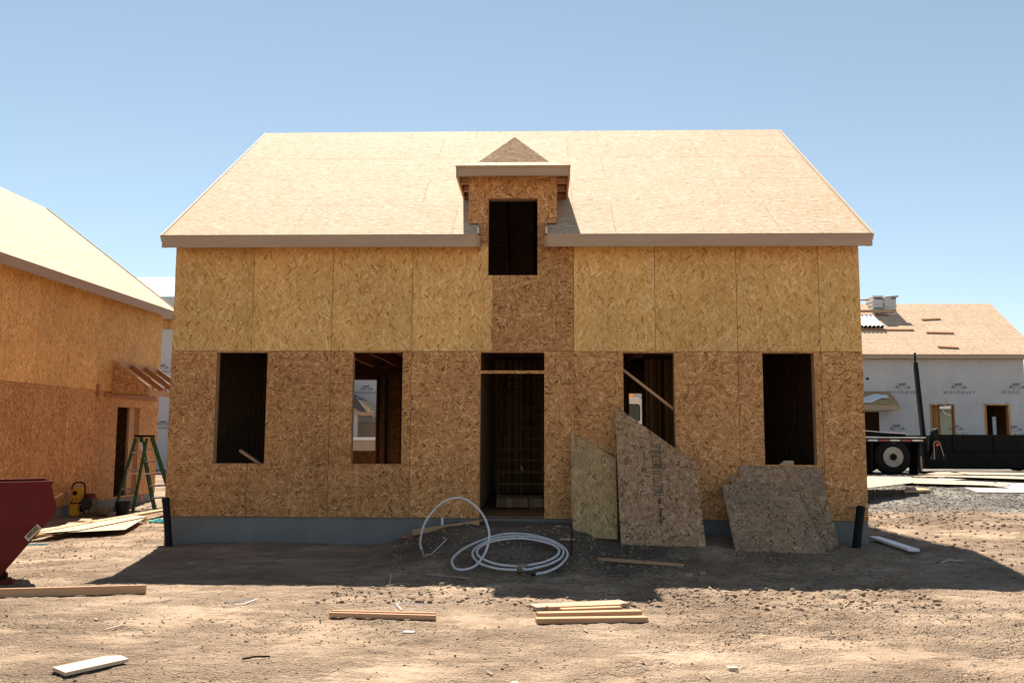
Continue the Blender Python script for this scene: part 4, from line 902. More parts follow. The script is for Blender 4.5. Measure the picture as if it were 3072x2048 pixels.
MB().prism([(13.9, TY + 0.10, 1.80), (14.56, TY + 0.10, 1.79), (15.15, TY + 0.10, 1.737), (15.68, TY + 0.10, 1.714), (15.68, TY + 0.10, 1.728), (15.15, TY + 0.10, 1.752), (14.56, TY + 0.10, 1.806), (13.9, TY + 0.10, 1.816)], (0, 1.25, 0)).build('load_cover', 'white_paint', tk)
# tail mast with its carriage, tail lamp and hooks
mast = MB().prism([(16.19, TY + 0.5, 3.55), (16.275, TY + 0.5, 3.55), (16.40, TY + 0.5, 1.62), (16.43, TY + 0.5, 0.98), (16.32, TY + 0.5, 0.98), (16.30, TY + 0.5, 1.62)], (0, 0.14, 0)).build('mast', 'black', tk)
MB().box((16.185, TY + 0.52, 3.555), (16.275, TY + 0.62, 3.72)).box((16.20, TY + 0.54, 3.721), (16.24, TY + 0.60, 4.0)).build('mast_extension', 'black', mast)
MB().prism([(16.43, TY, 1.76), (16.46, TY, 1.83), (16.515, TY, 1.87), (16.53, TY, 1.50), (16.55, TY, 1.02), (16.36, TY, 1.02), (16.40, TY, 1.5)], (0, 0.3, 0)).build('carriage', 'black', mast)
MB().tube([(16.375, TY - 0.02, 1.02), (16.37, TY - 0.02, 1.44), (16.40, TY - 0.02, 1.50), (16.46, TY - 0.02, 1.515), (16.53, TY - 0.02, 1.48), (16.60, TY - 0.02, 1.22), (16.63, TY - 0.02, 1.10)], 0.010, 8).build('light_guard', 'tan_siding', mast)
MB().lathe([(0, 0.04), (0.02, 0.036), (0.03, 0.015)], (16.47, TY - 0.001, 1.42), (0, -1, 0), 14).build('tail_lamp', 'red_lens', mast)
MB().tube([(16.60, TY, 1.05), (16.66, TY, 1.02), (16.70, TY, 1.06), (16.69, TY, 1.13)], 0.012).build('hook', 'black_dull', mast)
MB().tube([(16.60, TY, 1.02), (16.64, TY, 0.93), (16.70, TY, 0.86), (16.73, TY, 0.82)], 0.010).build('chain', 'black_dull', mast)
# cab
cab = MB().prism([(6.1, TY + 0.1, 1.0), (8.49, TY + 0.1, 1.0), (8.47, TY + 0.1, 2.60), (8.36, TY + 0.1, 2.69), (7.25, TY + 0.1, 2.69), (6.8, TY + 0.1, 1.95), (6.1, TY + 0.1, 1.75)], (0, 2.1, 0)).build('cab', 'white_paint', tk, bevel=0.03)
gl = []
for (cx_, cz_, a0) in ((8.29, 2.41, 0), (7.55, 2.41, 90), (7.45, 2.12, 180), (8.29, 2.12, 270)):
    for k in range(5): a = R(a0 + k * 22.5); gl.append((cx_ + 0.08 * math.cos(a), TY + 0.098, cz_ + 0.08 * math.sin(a)))
MB().prism(gl, (0, -0.012, 0)).build('cab_window', 'glass', cab)
MB().prism([(x + (0.02 if x > 8 else -0.02), TY + 0.0985, z + (0.02 if z > 2.25 else -0.02)) for x, y, z in gl], (0, -0.006, 0)).build('window_seal', 'rubber', cab)
MB().box((7.4, TY + 0.3, 2.691), (8.3, TY + 1.8, 2.705)).build('light_bar', 'steel', cab)
MB().lathe([(0, 0.068), (0.075, 0.068), (0.10, 0.05)], (8.16, TY + 0.36, 2.706), (0, 0, 1), 16).build('beacon', 'amber', cab)

# ------------------------------------------------------------------ black trailer behind the truck
tl = thing('dump_trailer', 'long black steel trailer parked behind the tail mast', 'trailer', (19.5, 13, g(19.5, 13)))
MB().box((16.75, TY + 0.9, 1.255), (23.5, TY + 1.0, 1.68)).box((16.75, TY + 1.0, 1.255), (16.85, TY + 3.3, 1.68)).box((16.85, TY + 3.2, 1.255), (23.5, TY + 3.3, 1.68)).build('side_panel', 'black', tl)
MB().box((16.7, TY + 0.86, 1.655), (23.55, TY + 0.898, 1.70)).build('top_rail', 'black_dull', tl)
for k in range(6): MB().box((17.3 + k * 1.15, TY + 0.87, 1.26), (17.36 + k * 1.15, TY + 0.898, 1.654)).build('stake_rib', 'black', tl)
MB().box((16.6, TY + 1.01, 1.10), (23.5, TY + 3.19, 1.254)).build('floor', 'black_dull', tl)
MB().box((16.5, TY + 1.3, 0.72), (23.4, TY + 3.0, 1.099)).build('underframe', 'black_dull', tl)
MB().box((16.5, TY + 0.95, 0.76), (23.4, TY + 1.06, 1.20)).build('frame_rail', 'black', tl)
for x in (20.2, 21.2):
    for yy in (TY + 1.1, TY + 2.9): MB().lathe([(0, 0.25), (0, 0.36), (0.05, 0.39), (0.2, 0.39), (0.25, 0.36), (0.25, 0.25)], (x, yy, g(x, yy) + 0.39), (0, 1, 0), 24).build('wheel', 'rubber', tl, True)
MB().tube([(16.6, TY + 2.1, 0.95), (16.2, TY + 2.1, 0.95)], 0.05).build('drawbar', 'black_dull', tl)

# ------------------------------------------------------------------ pavement and loose sheets on the right
pc = [(15.2, 6.7), (23, 6.7), (23, 9.6), (15.6, 9.6)]
pvo = MB().prism([(x, y, float(gz(x, y, False)) - 0.03) for x, y in pc], (0, 0, 0.055)).build('pavement', 'pavement'); pvo['kind'] = 'structure'
def ground_sheet(label, pts, m='osb_roof', zs=None, t_=0.012, cat='board', edge='edge_green'):
    P = [Vector((x, y, (zs[i] if zs else float(gz(x, y, False)) + 0.045))) for i, (x, y) in enumerate(pts)]
    ex = (P[1] - P[0]).normalized(); n_ = ex.cross(P[-1] - P[0]).normalized()
    if n_.z < 0: n_ = -n_
    ey = n_.cross(ex); poly = [((p - P[0]).dot(ex), (p - P[0]).dot(ey)) for p in P]
    o = poly_sheet('loose_sheet', None, basis(ex, ey, P[0]), poly, t_, (m, edge)); return tag(o, label, cat)
ground_sheet('tilted pale flake board offcut propped up beside the house corner', [(10.9, 4.15), (13.7, 6.4), (14.05, 7.4), (12.8, 7.3), (11.4, 6.1)], zs=[0.52, 0.63, 0.67, 0.70, 0.66])
ground_sheet('pale flake board strip tapering to a point on the gravel', [(14.1, 7.85), (16.17, 7.45), (16.35, 7.6), (15.2, 8.9), (14.2, 8.9)], zs=[0.545, 0.52, 0.53, 0.61, 0.61])
ground_sheet('small thick offcut under the propped flake board', [(13.55, 6.55), (14.17, 6.71), (14.2, 6.98), (13.85, 7.25)], 'lumber_pale', zs=[0.41, 0.42, 0.44, 0.455], t_=0.05, edge='lumber_pale')
ground_sheet('long flake board sheet lying along the trailer side', [(15.0, 9.75), (18.5, 8.75), (21, 8.8), (21, 9.4), (16, 10.3)])
ground_sheet('second flake board sheet overlapping the trailer side sheet', [(15.6, 10.25), (21, 9.7), (21, 10.5), (16.2, 10.9)], zs=[0.66, 0.66, 0.68, 0.69])
ground_sheet('bowed flake board sheet in front of the trailer sheets', [(15.6, 9.15), (18.2, 8.2), (19.6, 8.35), (16.4, 9.5)], zs=[0.645, 0.61, 0.615, 0.655])
o = MB().lathe([(0, 0.10), (0.05, 0.14), (0.3, 0.14), (0.36, 0.08), (0.40, 0.05)], (18.35, 8.9, g(18.35, 8.9)), (0, 0, 1), 18).build('white_jug', 'white_paint', None, True); tag(o, 'white plastic jug standing on the gravel by the lane', 'jug')

# ------------------------------------------------------------------ red self-dumping hopper at the left
hp = thing('dump_hopper', 'dark red steel self dumping hopper on fork pockets beside the yard', 'hopper', (-0.75, -2.6, g(-0.75, -2.6)))
HY0, HY1 = -3.2, -2.45; hz = 0.08
prof = [(0.068, 1.062), (0.055, 1.02), (0.125, 0.80), (0.125, 0.72), (-0.46, 0.06), (-1.35, 0.06), (-1.95, 0.55), (-2.0, 1.02), (-2.0, 1.062)]
def loop(off, y):
    c = Vector((-0.9, 0.55)); out = []
    for x, z in prof:
        d = (c - Vector((x, z))); d.normalize(); out.append((x + d.x * off, y, z + d.y * off))
    return out
body = MB()
for y_ in (HY0, HY1 - 0.012): body.prism([(x, y_, z) for x, z in prof], (0, 0.012, 0))
n_ = len(prof)
for i in range(n_ - 1):
    (x0, z0), (x1, z1) = prof[i], prof[i + 1]; d = Vector((x1 - x0, 0, z1 - z0)).normalized(); nn = Vector((d.z, 0, -d.x)) * 0.01
    if nn.dot(Vector((-0.9, 0, 0.55)) - Vector((x0, 0, z0))) < 0: nn = -nn
    body.prism([(x0, HY0 + 0.013, z0), (x1, HY0 + 0.013, z1), (x1, HY1 - 0.013, z1), (x0, HY1 - 0.013, z0)], nn)
bo = body.build('body', 'red_paint', hp)
MB().prism([(0.080, HY0 - 0.012, 1.075), (-2.02, HY0 - 0.012, 1.075), (-2.02, HY0 - 0.012, 1.045), (0.07, HY0 - 0.012, 1.045)], (0, 0.04, 0)).build('rim', 'red_paint', bo)
MB().prism([(0.080, HY1 - 0.03, 1.075), (-2.02, HY1 - 0.03, 1.075), (-2.02, HY1 - 0.03, 1.045), (0.07, HY1 - 0.03, 1.045)], (0, 0.04, 0)).build('rim', 'red_paint', bo)
gb = g(-0.6, -2.9)
MB().box((-1.9, HY0 + 0.05, 0.0), (-0.395, HY0 + 0.13, 0.115)).box((-1.9, HY1 - 0.13, 0.0), (-0.395, HY1 - 0.05, 0.115)).build('rocker_rail', 'black_dull', hp)
for a_ in (HY0 - 0.02, HY1 - 0.2): MB().box((-1.95, a_, -0.065), (-0.32, a_ + 0.22, 0.02)).build('base_channel', 'red_paint', hp)
MB().box((-2.0, HY0 - 0.10, -0.12), (-0.24, HY0 + 0.1, -0.066)).box((-2.0, HY1 - 0.1, -0.12), (-0.24, HY1 + 0.06, -0.066)).build('fork_pocket', 'red_paint', hp)
HS = None
SM = basis((0.715, 0, 0.70), (-0.70, 0, 0.715), (-0.127, HY0 - 0.003, 0.512))
stk = link('name_plate', MB().box((-0.098, -0.036, 0), (0.098, 0.036, 0.002)).mesh('name_plate', 'cream'), hp, SM)
link('plate_band', MB().box((-0.078, -0.014, 0.0021), (0.078, 0.026, 0.003)).mesh('plate_band', 'black'), stk, SM)
link('lettering', text_mesh('lettering', 'COUPRON', 0.038, 'cream', 1.0), stk, SM @ Matrix.Translation((0, -0.008, 0.0035)))
_p = Matrix.Translation((0.11, -3.2, 0)); hp.matrix_basis = _p @ Matrix.Rotation(R(36), 4, 'Z') @ Matrix.Diagonal((0.87, 1, 1, 1)) @ _p.inverted() @ hp.matrix_basis
o = MB().prism([(-0.12, -2.8, 0.86), (-0.02, -2.85, 0.915), (-0.12, -2.8, 0.89), (-0.5, -2.8, 0.70), (-0.5, -2.8, 0.66)], (0, 0.06, 0)).build('wood_sliver', 'plank_white'); tag(o, 'pale splinter of wood poking out of the red hopper', 'scrap')

# ------------------------------------------------------------------ loose lumber on the ground
def lay(name, label, p, q, wd, ht, m, lift=0.0, group=None, upv=(0, 0, 1)):
    ts = np.linspace(0, 1, 9); zz = [g(p[0] + (q[0] - p[0]) * t, p[1] + (q[1] - p[1]) * t) for t in ts]
    A_ = np.polyfit(ts, zz, 1); r_ = max(z - (A_[0] * t + A_[1]) for t, z in zip(ts, zz)) * 0.6
    P0 = (p[0], p[1], A_[1] + r_ + ht / 2 + lift); P1 = (q[0], q[1], A_[1] + A_[0] + r_ + ht / 2 + lift)
    return tag(board(name, None, P0, P1, wd, ht, m, upv), label, 'board', group)
lay('loose_board', 'long orange two by four lying in front of the red hopper', (-0.35, -4.42), (1.50, -3.88), 0.038, 0.085, 'lumber')
lay('loose_board', 'pair of narrow battens lying on the sunny dirt, rear batten', (3.70, -4.955), (4.66, -5.10), 0.028, 0.05, 'lumber')
lay('loose_board', 'pair of narrow battens lying on the sunny dirt, front batten', (3.69, -5.01), (4.67, -5.15), 0.030, 0.04, 'lumber')
z_ = g(2.4, -6.9) + 0.005
ground_sheet('short cream primed plank with an angled end in the foreground', [(2.25, -6.98), (2.41, -7.11), (2.66, -6.73), (2.56, -6.64), (2.46, -6.66)], 'plank_white', zs=[z_] * 5, t_=0.024, edge='plank_white')
# pile of five boards in the sun in front of the doorway
lay('pile_board', 'wide greyish plank at the back of the small lumber pile', (5.52, -4.64), (6.42, -4.24), 0.185, 0.038, 'lumber_grey', 0.005)
lay('pile_board', 'angle cut stud second from the back of the lumber pile', (5.66, -4.72), (6.36, -4.47), 0.085, 0.038, 'lumber', 0.022)
lay('pile_board', 'knotty angle cut stud in the middle of the lumber pile', (5.78, -4.80), (6.35, -4.58), 0.075, 0.038, 'lumber', 0.012)
lay('pile_board', 'split stud second from the front of the lumber pile', (5.565, -4.99), (6.52, -4.74), 0.085, 0.038, 'lumber', 0.012)
lay('pile_board', 'straight stud at the very front of the lumber pile', (5.555, -5.16), (6.545, -4.98), 0.085, 0.044, 'lumber', 0.0)
# left pile beside the neighbour house
lay('long_plank', 'long pale plank lying across the flake board offcuts', (-2.55, 0.62), (-2.33, 6.4), 0.17, 0.04, 'lumber_pale', 0.10)
lay('long_plank', 'second pale plank under the long plank', (-2.78, 1.3), (-2.2, 4.4), 0.10, 0.036, 'lumber_pale', 0.012)
lay('grey_board', 'weathered grey board nearest the neighbour house wall', (-3.30, 1.6), (-2.75, 4.2), 0.24, 0.036, 'lumber_grey', 0.0)
lay('grey_board', 'weathered grey board beside the cardboard box', (-2.98, 1.5), (-2.62, 3.9), 0.20, 0.036, 'lumber_grey', 0.0)
ground_sheet('pale flake board offcut with a pointed corner beside the hose', [(-2.28, 1.15), (-1.40, 1.74), (-1.84, 3.25), (-2.02, 3.95), (-2.45, 3.0)], zs=[0.0, 0.0, -0.005, -0.005, 0.0])
ground_sheet('flake board offcut overlapping the pointed offcut', [(-2.42, 0.90), (-2.02, 1.40), (-1.98, 3.88), (-2.30, 4.1), (-2.72, 2.2)], zs=[0.018, 0.018, 0.014, 0.016, 0.02])
# cardboard box with open flaps
cb = thing('cardboard_box', 'small open cardboard box standing on the grey boards', 'box', (-2.62, 2.55, g(-2.62, 2.55)))
bz = g(-2.62, 2.55) + 0.055
MB().box((-2.74, 2.45, bz), (-2.52, 2.47, bz + 0.10)).box((-2.74, 2.73, bz), (-2.52, 2.75, bz + 0.10)).box((-2.74, 2.471, bz), (-2.732, 2.729, bz + 0.10)).box((-2.528, 2.471, bz), (-2.52, 2.729, bz + 0.10)).box((-2.732, 2.471, bz), (-2.528, 2.729, bz + 0.006)).build('carton', 'cardboard', cb)
MB().prism([(-2.76, 2.449, bz + 0.10), (-2.50, 2.449, bz + 0.10), (-2.51, 2.36, bz + 0.06), (-2.775, 2.36, bz + 0.06)], (0, 0.002, 0.006)).build('flap', 'cardboard', cb)
MB().prism([(-2.519, 2.47, bz + 0.10), (-2.519, 2.73, bz + 0.10), (-2.41, 2.72, bz + 0.125), (-2.41, 2.47, bz + 0.10)], (0, 0.0, 0.006)).build('flap', 'cardboard', cb)
MB().prism([(-2.74, 2.751, bz + 0.10), (-2.52, 2.751, bz + 0.10), (-2.53, 2.84, bz + 0.13), (-2.73, 2.84, bz + 0.13)], (0, 0.0, 0.006)).build('flap', 'cardboard', cb)
# teal hose coils
def coil(name, label, cx_, cy_, rx, ry, turns, r_, m, seed, cat):
    rr = random.Random(seed); pts = []
    for k in range(turns * 28 + 1):
        a = k * 2 * math.pi / 28; s_ = 1 - 0.10 * (k / 28) + 0.03 * math.sin(a * 0.7 + seed)
        x, y_ = cx_ + rx * s_ * math.cos(a), cy_ + ry * s_ * math.sin(a); pts.append((x, y_, float(gz(x, y_)) + r_ + 0.004 + 0.011 * (k / 28)))
    o = MB().tube(pts, r_, 6).build(name, m, None, True); return tag(o, label, cat)
coil('garden_hose', 'teal garden hose coiled near the house corner pipe', -1.62, 4.1, 0.42, 0.30, 4, 0.012, 'teal', 1, 'hose')
coil('garden_hose', 'teal hose heap behind the long plank', -1.75, 5.25, 0.30, 0.22, 3, 0.013, 'teal', 2, 'hose')
tp = [(-2.38 + 0.045 * k, 0.42 + 0.012 * k, 0) for k in range(9)]
o = MB().tube([(x, y_, float(gz(x, y_)) + 0.012) for x, y_, _ in tp], 0.009, 6).build('hose_end', 'teal'); tag(o, 'short end of teal hose beside the red hopper', 'hose')

# ------------------------------------------------------------------ stepladder
lz = g(-3.35, 6.9)
ld_ = thing('stepladder', 'green fibreglass stepladder with aluminium steps by the open doorway', 'ladder', (-3.35, 6.85, lz))
topc = Vector((-3.47, 6.86, 1.545)); sxv = Vector((0.99, -0.10, 0)); 
FF = [Vector((-3.30, 7.20, 0)), Vector((-2.80, 7.12, 0))]; RFt = [Vector((-3.88, 6.46, 0)), Vector((-3.44, 6.40, 0))]
for v_ in FF + RFt: v_.z = g(v_.x, v_.y)
TF = [topc + sxv * (-0.13) + Vector((0.03, 0.03, 0)), topc + sxv * 0.14 + Vector((0.03, 0.03, 0))]
TR = [topc + sxv * (-0.13) + Vector((-0.05, -0.06, -0.03)), topc + sxv * 0.14 + Vector((-0.05, -0.06, -0.03))]
for a, b in zip(TF, FF): board('front_rail', ld_, b, a, 0.045, 0.085, 'green', (0.5, 0.8, 0.2))
for a, b in zip(TR, RFt): board('rear_rail', ld_, b, a, 0.04, 0.06, 'green', (0.5, 0.8, 0.2))
MB().prism([topc + sxv * -0.15 + Vector((-0.06, -0.08, 0)), topc + sxv * 0.16 + Vector((-0.06, -0.08, 0)), topc + sxv * 0.16 + Vector((0.06, 0.07, 0)), topc + sxv * -0.15 + Vector((0.06, 0.07, 0))], (0, 0, 0.05)).build('top_cap', 'plastic_black', ld_)
for k in range(5):
    t_ = (k + 1) / 6.0; a = FF[0].lerp(TF[0], t_); b = FF[1].lerp(TF[1], t_)
    board('step', ld_, a, b, 0.085, 0.04, 'aluminium')
for k in range(3):
    t_ = (0.30, 0.56, 0.80)[k]; a = RFt[0].lerp(TR[0], t_); b = RFt[1].lerp(TR[1], t_); board('rear_rung', ld_, a, b, 0.025, 0.045, 'aluminium')
for s_ in (0, 1): board('spreader', ld_, FF[s_].lerp(TF[s_], 0.52), RFt[s_].lerp(TR[s_], 0.5), 0.008, 0.02, 'aluminium')
for v_ in FF: MB().box((v_.x - 0.035, v_.y - 0.05, v_.z - 0.005), (v_.x + 0.035, v_.y + 0.05, v_.z + 0.035)).build('foot', 'aluminium', ld_)
a = FF[0].lerp(TF[0], 0.70); b = FF[0].lerp(TF[0], 0.93)
board('label_strip', ld_, a + Vector((-0.005, -0.046, 0)), b + Vector((-0.005, -0.046, 0)), 0.006, 0.05, 'white_paint', (0.9, 0.1, 0.2))
# shovel leaning behind the ladder, seen between the steps
sh = thing('square_shovel', 'steel shovel with dark red handle behind the stepladder', 'shovel', (-2.75, 7.6, g(-2.75, 7.6)))
MB().tube([(-2.80, 7.65, 0.55), (-3.00, 7.75, 1.22)], 0.017).build('handle', 'red_paint', sh)
MB().prism([(-2.88, 7.62, 0.62), (-2.68, 7.62, 0.62), (-2.66, 7.60, 0.16), (-2.80, 7.58, 0.08), (-2.86, 7.60, 0.30)], (0, 0.012, 0)).build('blade', 'aluminium', sh)
# ------------------------------------------------------------------ tamping rammer lying by the wall
mx, my = -4.0, 5.25; mz = g(mx, my)
rm = thing('tamping_rammer', 'yellow and black tamping rammer lying against the neighbour house wall', 'rammer', (mx, my, mz))
MB().box((-4.19, 5.12, mz + 0.30), (-3.98, 5.40, mz + 0.60)).build('fuel_tank', 'yellow', rm, True, 0.03)
MB().lathe([(0, 0.045), (0.025, 0.045)], (-4.085, 5.12, mz + 0.50), (0, -1, 0), 18).build('filler_cap', 'black', rm)
for xx in (-4.13, -4.04): MB().lathe([(0, 0.015), (0.01, 0.015)], (xx, 5.12, mz + 0.375), (0, -1, 0), 10).build('bolt', 'black', rm)
MB().box((-4.20, 5.11, mz + 0.02), (-3.99, 5.42, mz + 0.27)).build('lower_housing', 'yellow', rm, True, 0.025)
MB().lathe([(0, 0.07), (0.05, 0.065)], (-3.99, 5.2, mz + 0.17), (0.6, -1, 0), 18).build('air_filter', 'black', rm)
MB().tube([(-4.23, 5.26, mz + 0.02), (-4.23, 5.26, mz + 0.62), (-4.20, 5.26, mz + 0.68), (-4.15, 5.26, mz + 0.71), (-4.02, 5.26, mz + 0.71), (-3.97, 5.26, mz + 0.68), (-3.95, 5.26, mz + 0.60), (-3.95, 5.26, mz + 0.02)], 0.017, 8).build('handle_frame', 'black_dull', rm)
MB().box((-4.23, 5.24, mz + 0.275), (-3.95, 5.28, mz + 0.30)).build('crossbar', 'black_dull', rm)
MB().box((-3.94, 5.10, mz + 0.14), (-3.72, 5.42, mz + 0.40)).build('engine', 'engine', rm, True, 0.03)
for k in range(5): MB().box((-3.93, 5.085, mz + 0.18 + k * 0.035), (-3.73, 5.099, mz + 0.195 + k * 0.035)).build('cooling_fin', 'engine', rm)
MB().lathe([(0, 0.11), (0.05, 0.11), (0.08, 0.08), (0.085, 0.03)], (-3.83, 5.26, mz + 0.401), (0, 0, 1), 18).build('recoil_cover', 'red_paint', rm)
bel = []
for k in range(9): bel += [(k * 0.03, 0.105 if k % 2 == 0 else 0.085)]
MB().lathe(bel, (-3.80, 5.18, mz + 0.12), (1, 0, 0), 20).build('bellows', 'olive', rm)
MB().lathe([(0, 0.10), (0.13, 0.10), (0.16, 0.06)], (-3.555, 5.18, mz + 0.12), (1, 0, 0), 20).build('piston_guide', 'olive', rm, True)
MB().box((-3.95, 5.08, mz + 0.0), (-3.60, 5.35, mz + 0.06)).build('base_casting', 'olive', rm)
bk = MB().lathe([(0, 0.12), (0.30, 0.15), (0.31, 0.158), (0.29, 0.158), (0.285, 0.15), (0.02, 0.118)], (-3.22, 5.45, g(-3.22, 5.45)), (0, 0, 1), 22).build('bucket', 'plastic_black', None, True); tag(bk, 'black plastic bucket beside the tamping rammer', 'bucket')
pts = [(-3.6 + 0.1 * k, 7.4 + 0.25 * math.sin(k * 1.3), 0) for k in range(12)]
o = MB().tube([(x, y_, float(gz(x, y_)) + 0.012 + 0.05 * abs(math.sin(i * 0.9))) for i, (x, y_, _) in enumerate(pts)], 0.01, 6).build('power_cord', 'plastic_black'); tag(o, 'black cord tangled on the ground by the open doorway', 'cord')
MB().box((LX + 0.0005, 8.75, -0.06), (LX + 0.002, 8.80, 0.10)).prism([(LX + 0.0005, 8.65, -0.05), (LX + 0.0005, 8.70, -0.05), (LX + 0.0005, 8.92, 0.09), (LX + 0.0005, 8.87, 0.09)], (0.002, 0, 0)).prism([(LX + 0.0005, 8.87, -0.05), (LX + 0.0005, 8.92, -0.05), (LX + 0.0005, 8.70, 0.09), (LX + 0.0005, 8.65, 0.09)], (0.0025, 0, 0)).build('survey_mark', 'paper_pink', lh)

# ------------------------------------------------------------------ corrugated corner drains
def corr(label, p, q, r_):
    p, q = Vector(p), Vector(q); L = (q - p).length; n = int(L / 0.022); prof_ = []
    for k in range(n): prof_ += [(k * L / n, r_), (k * L / n + L / n * 0.45, r_), (k * L / n + L / n * 0.5, r_ * 0.90), (k * L / n + L / n * 0.95, r_ * 0.90)]
    o = MB().lathe(prof_, p, q - p, 20).build('drain_pipe', 'plastic_black', None, True); tag(o, label, 'pipe')
    MB().lathe([(0, r_ * 1.03), (0.05, r_ * 1.05), (0.07, r_ * 0.9)], q - (q - p).normalized() * 0.02, q - p, 20).build('cap', 'rubber', o, True)
corr('black corrugated drain pipe at the house corner by the stepladder', (0.16, -0.16, g(0.16, -0.16) - 0.02), (0.075, -0.14, 0.63), 0.055)
corr('black corrugated drain pipe leaning at the house corner by the truck', (10.06, -0.30, g(10.06, -0.3) - 0.02), (10.20, -0.14, 0.57), 0.06)

# ------------------------------------------------------------------ sheets leaning on the front wall
def lean(label, m, xb, yb, ztop, pts, t_=0.0115, ytop=-0.016):
    """pts: (x, height fraction 0..1) corners on the leaning plane"""
    zb = g(xb, yb) - 0.01; dv = Vector((0, ytop - yb, ztop - zb)); L = dv.length
    Mx = basis((1, 0, 0), dv, (0, yb, zb)); Mx.translation -= Mx.col[2].to_3d() * t_
    Mx.translation += Vector((0, -0.004, 0))
    o = poly_sheet('leaning_sheet', None, Mx, [(x, h * L) for x, h in pts], t_, (m, 'edge')); tag(o, label, 'board'); return o, Mx, L
lean('yellowish flake board offcut with a slanted top leaning beside the doorway', 'osb_old_yellow', 6.3, -0.62, 1.66, [(6.03, 0.0), (6.67, -0.03), (6.695, 0.74), (6.05, 0.995)])
o, Mx, L = lean('tall reddish flake board sheet with sloping top and grade stamp', 'osb_old_red', 7.15, -0.80, 2.06, [(6.70, 0.0), (7.86, 0.0), (7.82, 0.575), (6.70, 1.0)], ytop=-0.032)
sb = MB()
def stamp_box(x0, y0, x1, y1): sb.box((x0, y0, 0.0116), (x1, y1, 0.0122))
cx_ = 7.262
for (y0_, y1_) in ((1.12, 1.50), (0.72, 1.08)):
    stamp_box(cx_ - 0.064, y0_, cx_ - 0.055, y1_); stamp_box(cx_ + 0.055, y0_, cx_ + 0.064, y1_); stamp_box(cx_ - 0.055, y0_, cx_ + 0.055, y0_ + 0.009); stamp_box(cx_ - 0.055, y1_ - 0.009, cx_ + 0.055, y1_)
for y_ in (0.745, 0.762, 0.779, 0.796, 0.813, 0.90, 0.985, 1.14, 1.155, 1.17, 1.215, 1.24): stamp_box(cx_ - 0.05, y_, cx_ + 0.05, y_ + 0.009)
stp = link('grade_stamp', sb.mesh('grade_stamp', 'stamp'), o, Mx); stp['kind'] = 'stuff'
for body_, y_, sz_ in (('APA', 1.355, 0.06), ('24/16', 1.285, 0.045), ('VA', 1.43, 0.065), ('7/16', 1.02, 0.05), ('EXP 1', 0.93, 0.035), ('OSB', 0.84, 0.05), ('8', 0.60, 0.10), ('UP', 0.34, 0.07)):
    link('stamp_lettering', text_mesh('stamp_lettering', body_, sz_, 'stamp'), o, Mx @ Matrix.Translation((cx_, y_, 0.0125)))
stm2 = link('stamp_arrow', MB().prism([(-0.05, 0.0, 0), (0.05, 0.0, 0), (0.05, 0.006, 0), (-0.05, 0.006, 0)], (0, 0, 0.0008)).prism([(-0.02, -0.11, 0), (0.008, -0.11, 0), (0.02, 0.02, 0), (-0.002, 0.02, 0)], (0, 0, 0.0012)).mesh('stamp_arrow', 'stamp'), o, Mx @ Matrix.Translation((cx_ + 0.01, 0.52, 0.0116)))
lean('weathered flake board sheet behind the two front sheets at the right window', 'osb_old', 9.2, -0.50, 1.19, [(8.50, 0.0), (9.76, 0.02), (9.68, 0.98), (8.50, 1.0)])
lean('greyish flake board strip showing above the front sheet', 'osb_old', 9.0, -0.70, 1.02, [(8.40, 0.0), (9.63, 0.0), (9.50, 1.0), (8.37, 1.0)], ytop=-0.075)
lean('weathered square flake board sheet frontmost of the leaning group', 'osb_old', 8.8, -0.92, 0.93, [(8.24, 0.0), (9.45, -0.005), (9.27, 1.0), (8.22, 0.985)], ytop=-0.13)
o = MB().prism([(9.10, -0.012, 1.201), (9.31, -0.012, 1.201), (9.305, -0.012, 1.262), (9.18, -0.012, 1.262)], (0, 0.08, 0)).build('wood_block', 'lumber_grey'); tag(o, 'small wood offcut sitting on the right window sill', 'block')

# ------------------------------------------------------------------ coiled water pipe
def smooth_path(P, n=8, closed=False):
    P = [Vector(p) for p in P]; out = []
    for i in range(len(P) - 1):
        a, b, c, d = P[max(i - 1, 0)], P[i], P[i + 1], P[min(i + 2, len(P) - 1)]
        for k in range(n):
            t = k / n; out.append(0.5 * ((2 * b) + (c - a) * t + (2 * a - 5 * b + 4 * c - d) * t * t + (3 * b - 3 * c + d - a) * t ** 3))
    out.append(P[-1]); return out
def drop(P, lift): return [(x, y_, max(z, float(gz(x, y_, False)) - 0.005) + lift) for x, y_, z in P]
inner = [(5.322,-2.647,0.053),(5.105,-2.593,0.065),(4.914,-2.428,0.102),(4.828,-2.242,0.143),(4.833,-2.060,0.184),(4.935,-1.869,0.226),(5.113,-1.740,0.255),(5.345,-1.693,0.266),(5.570,-1.772,0.248),(5.742,-1.905,0.218),(5.824,-2.089,0.177),(5.792,-2.295,0.131),(5.671,-2.471,0.092),(5.553,-2.558,0.073),(5.437,-2.616,0.060)]
mid = [(5.324,-2.729,0.035),(5.110,-2.699,0.041),(4.905,-2.562,0.072),(4.811,-2.393,0.110),(4.770,-2.218,0.149),(4.793,-2.034,0.190),(4.893,-1.815,0.238),(5.059,-1.643,0.277),(5.284,-1.580,0.291),(5.550,-1.631,0.279),(5.744,-1.795,0.243),(5.855,-1.983,0.201),(5.878,-2.166,0.160),(5.827,-2.369,0.115),(5.688,-2.555,0.073),(5.554,-2.653,0.052),(5.430,-2.714,0.038)]
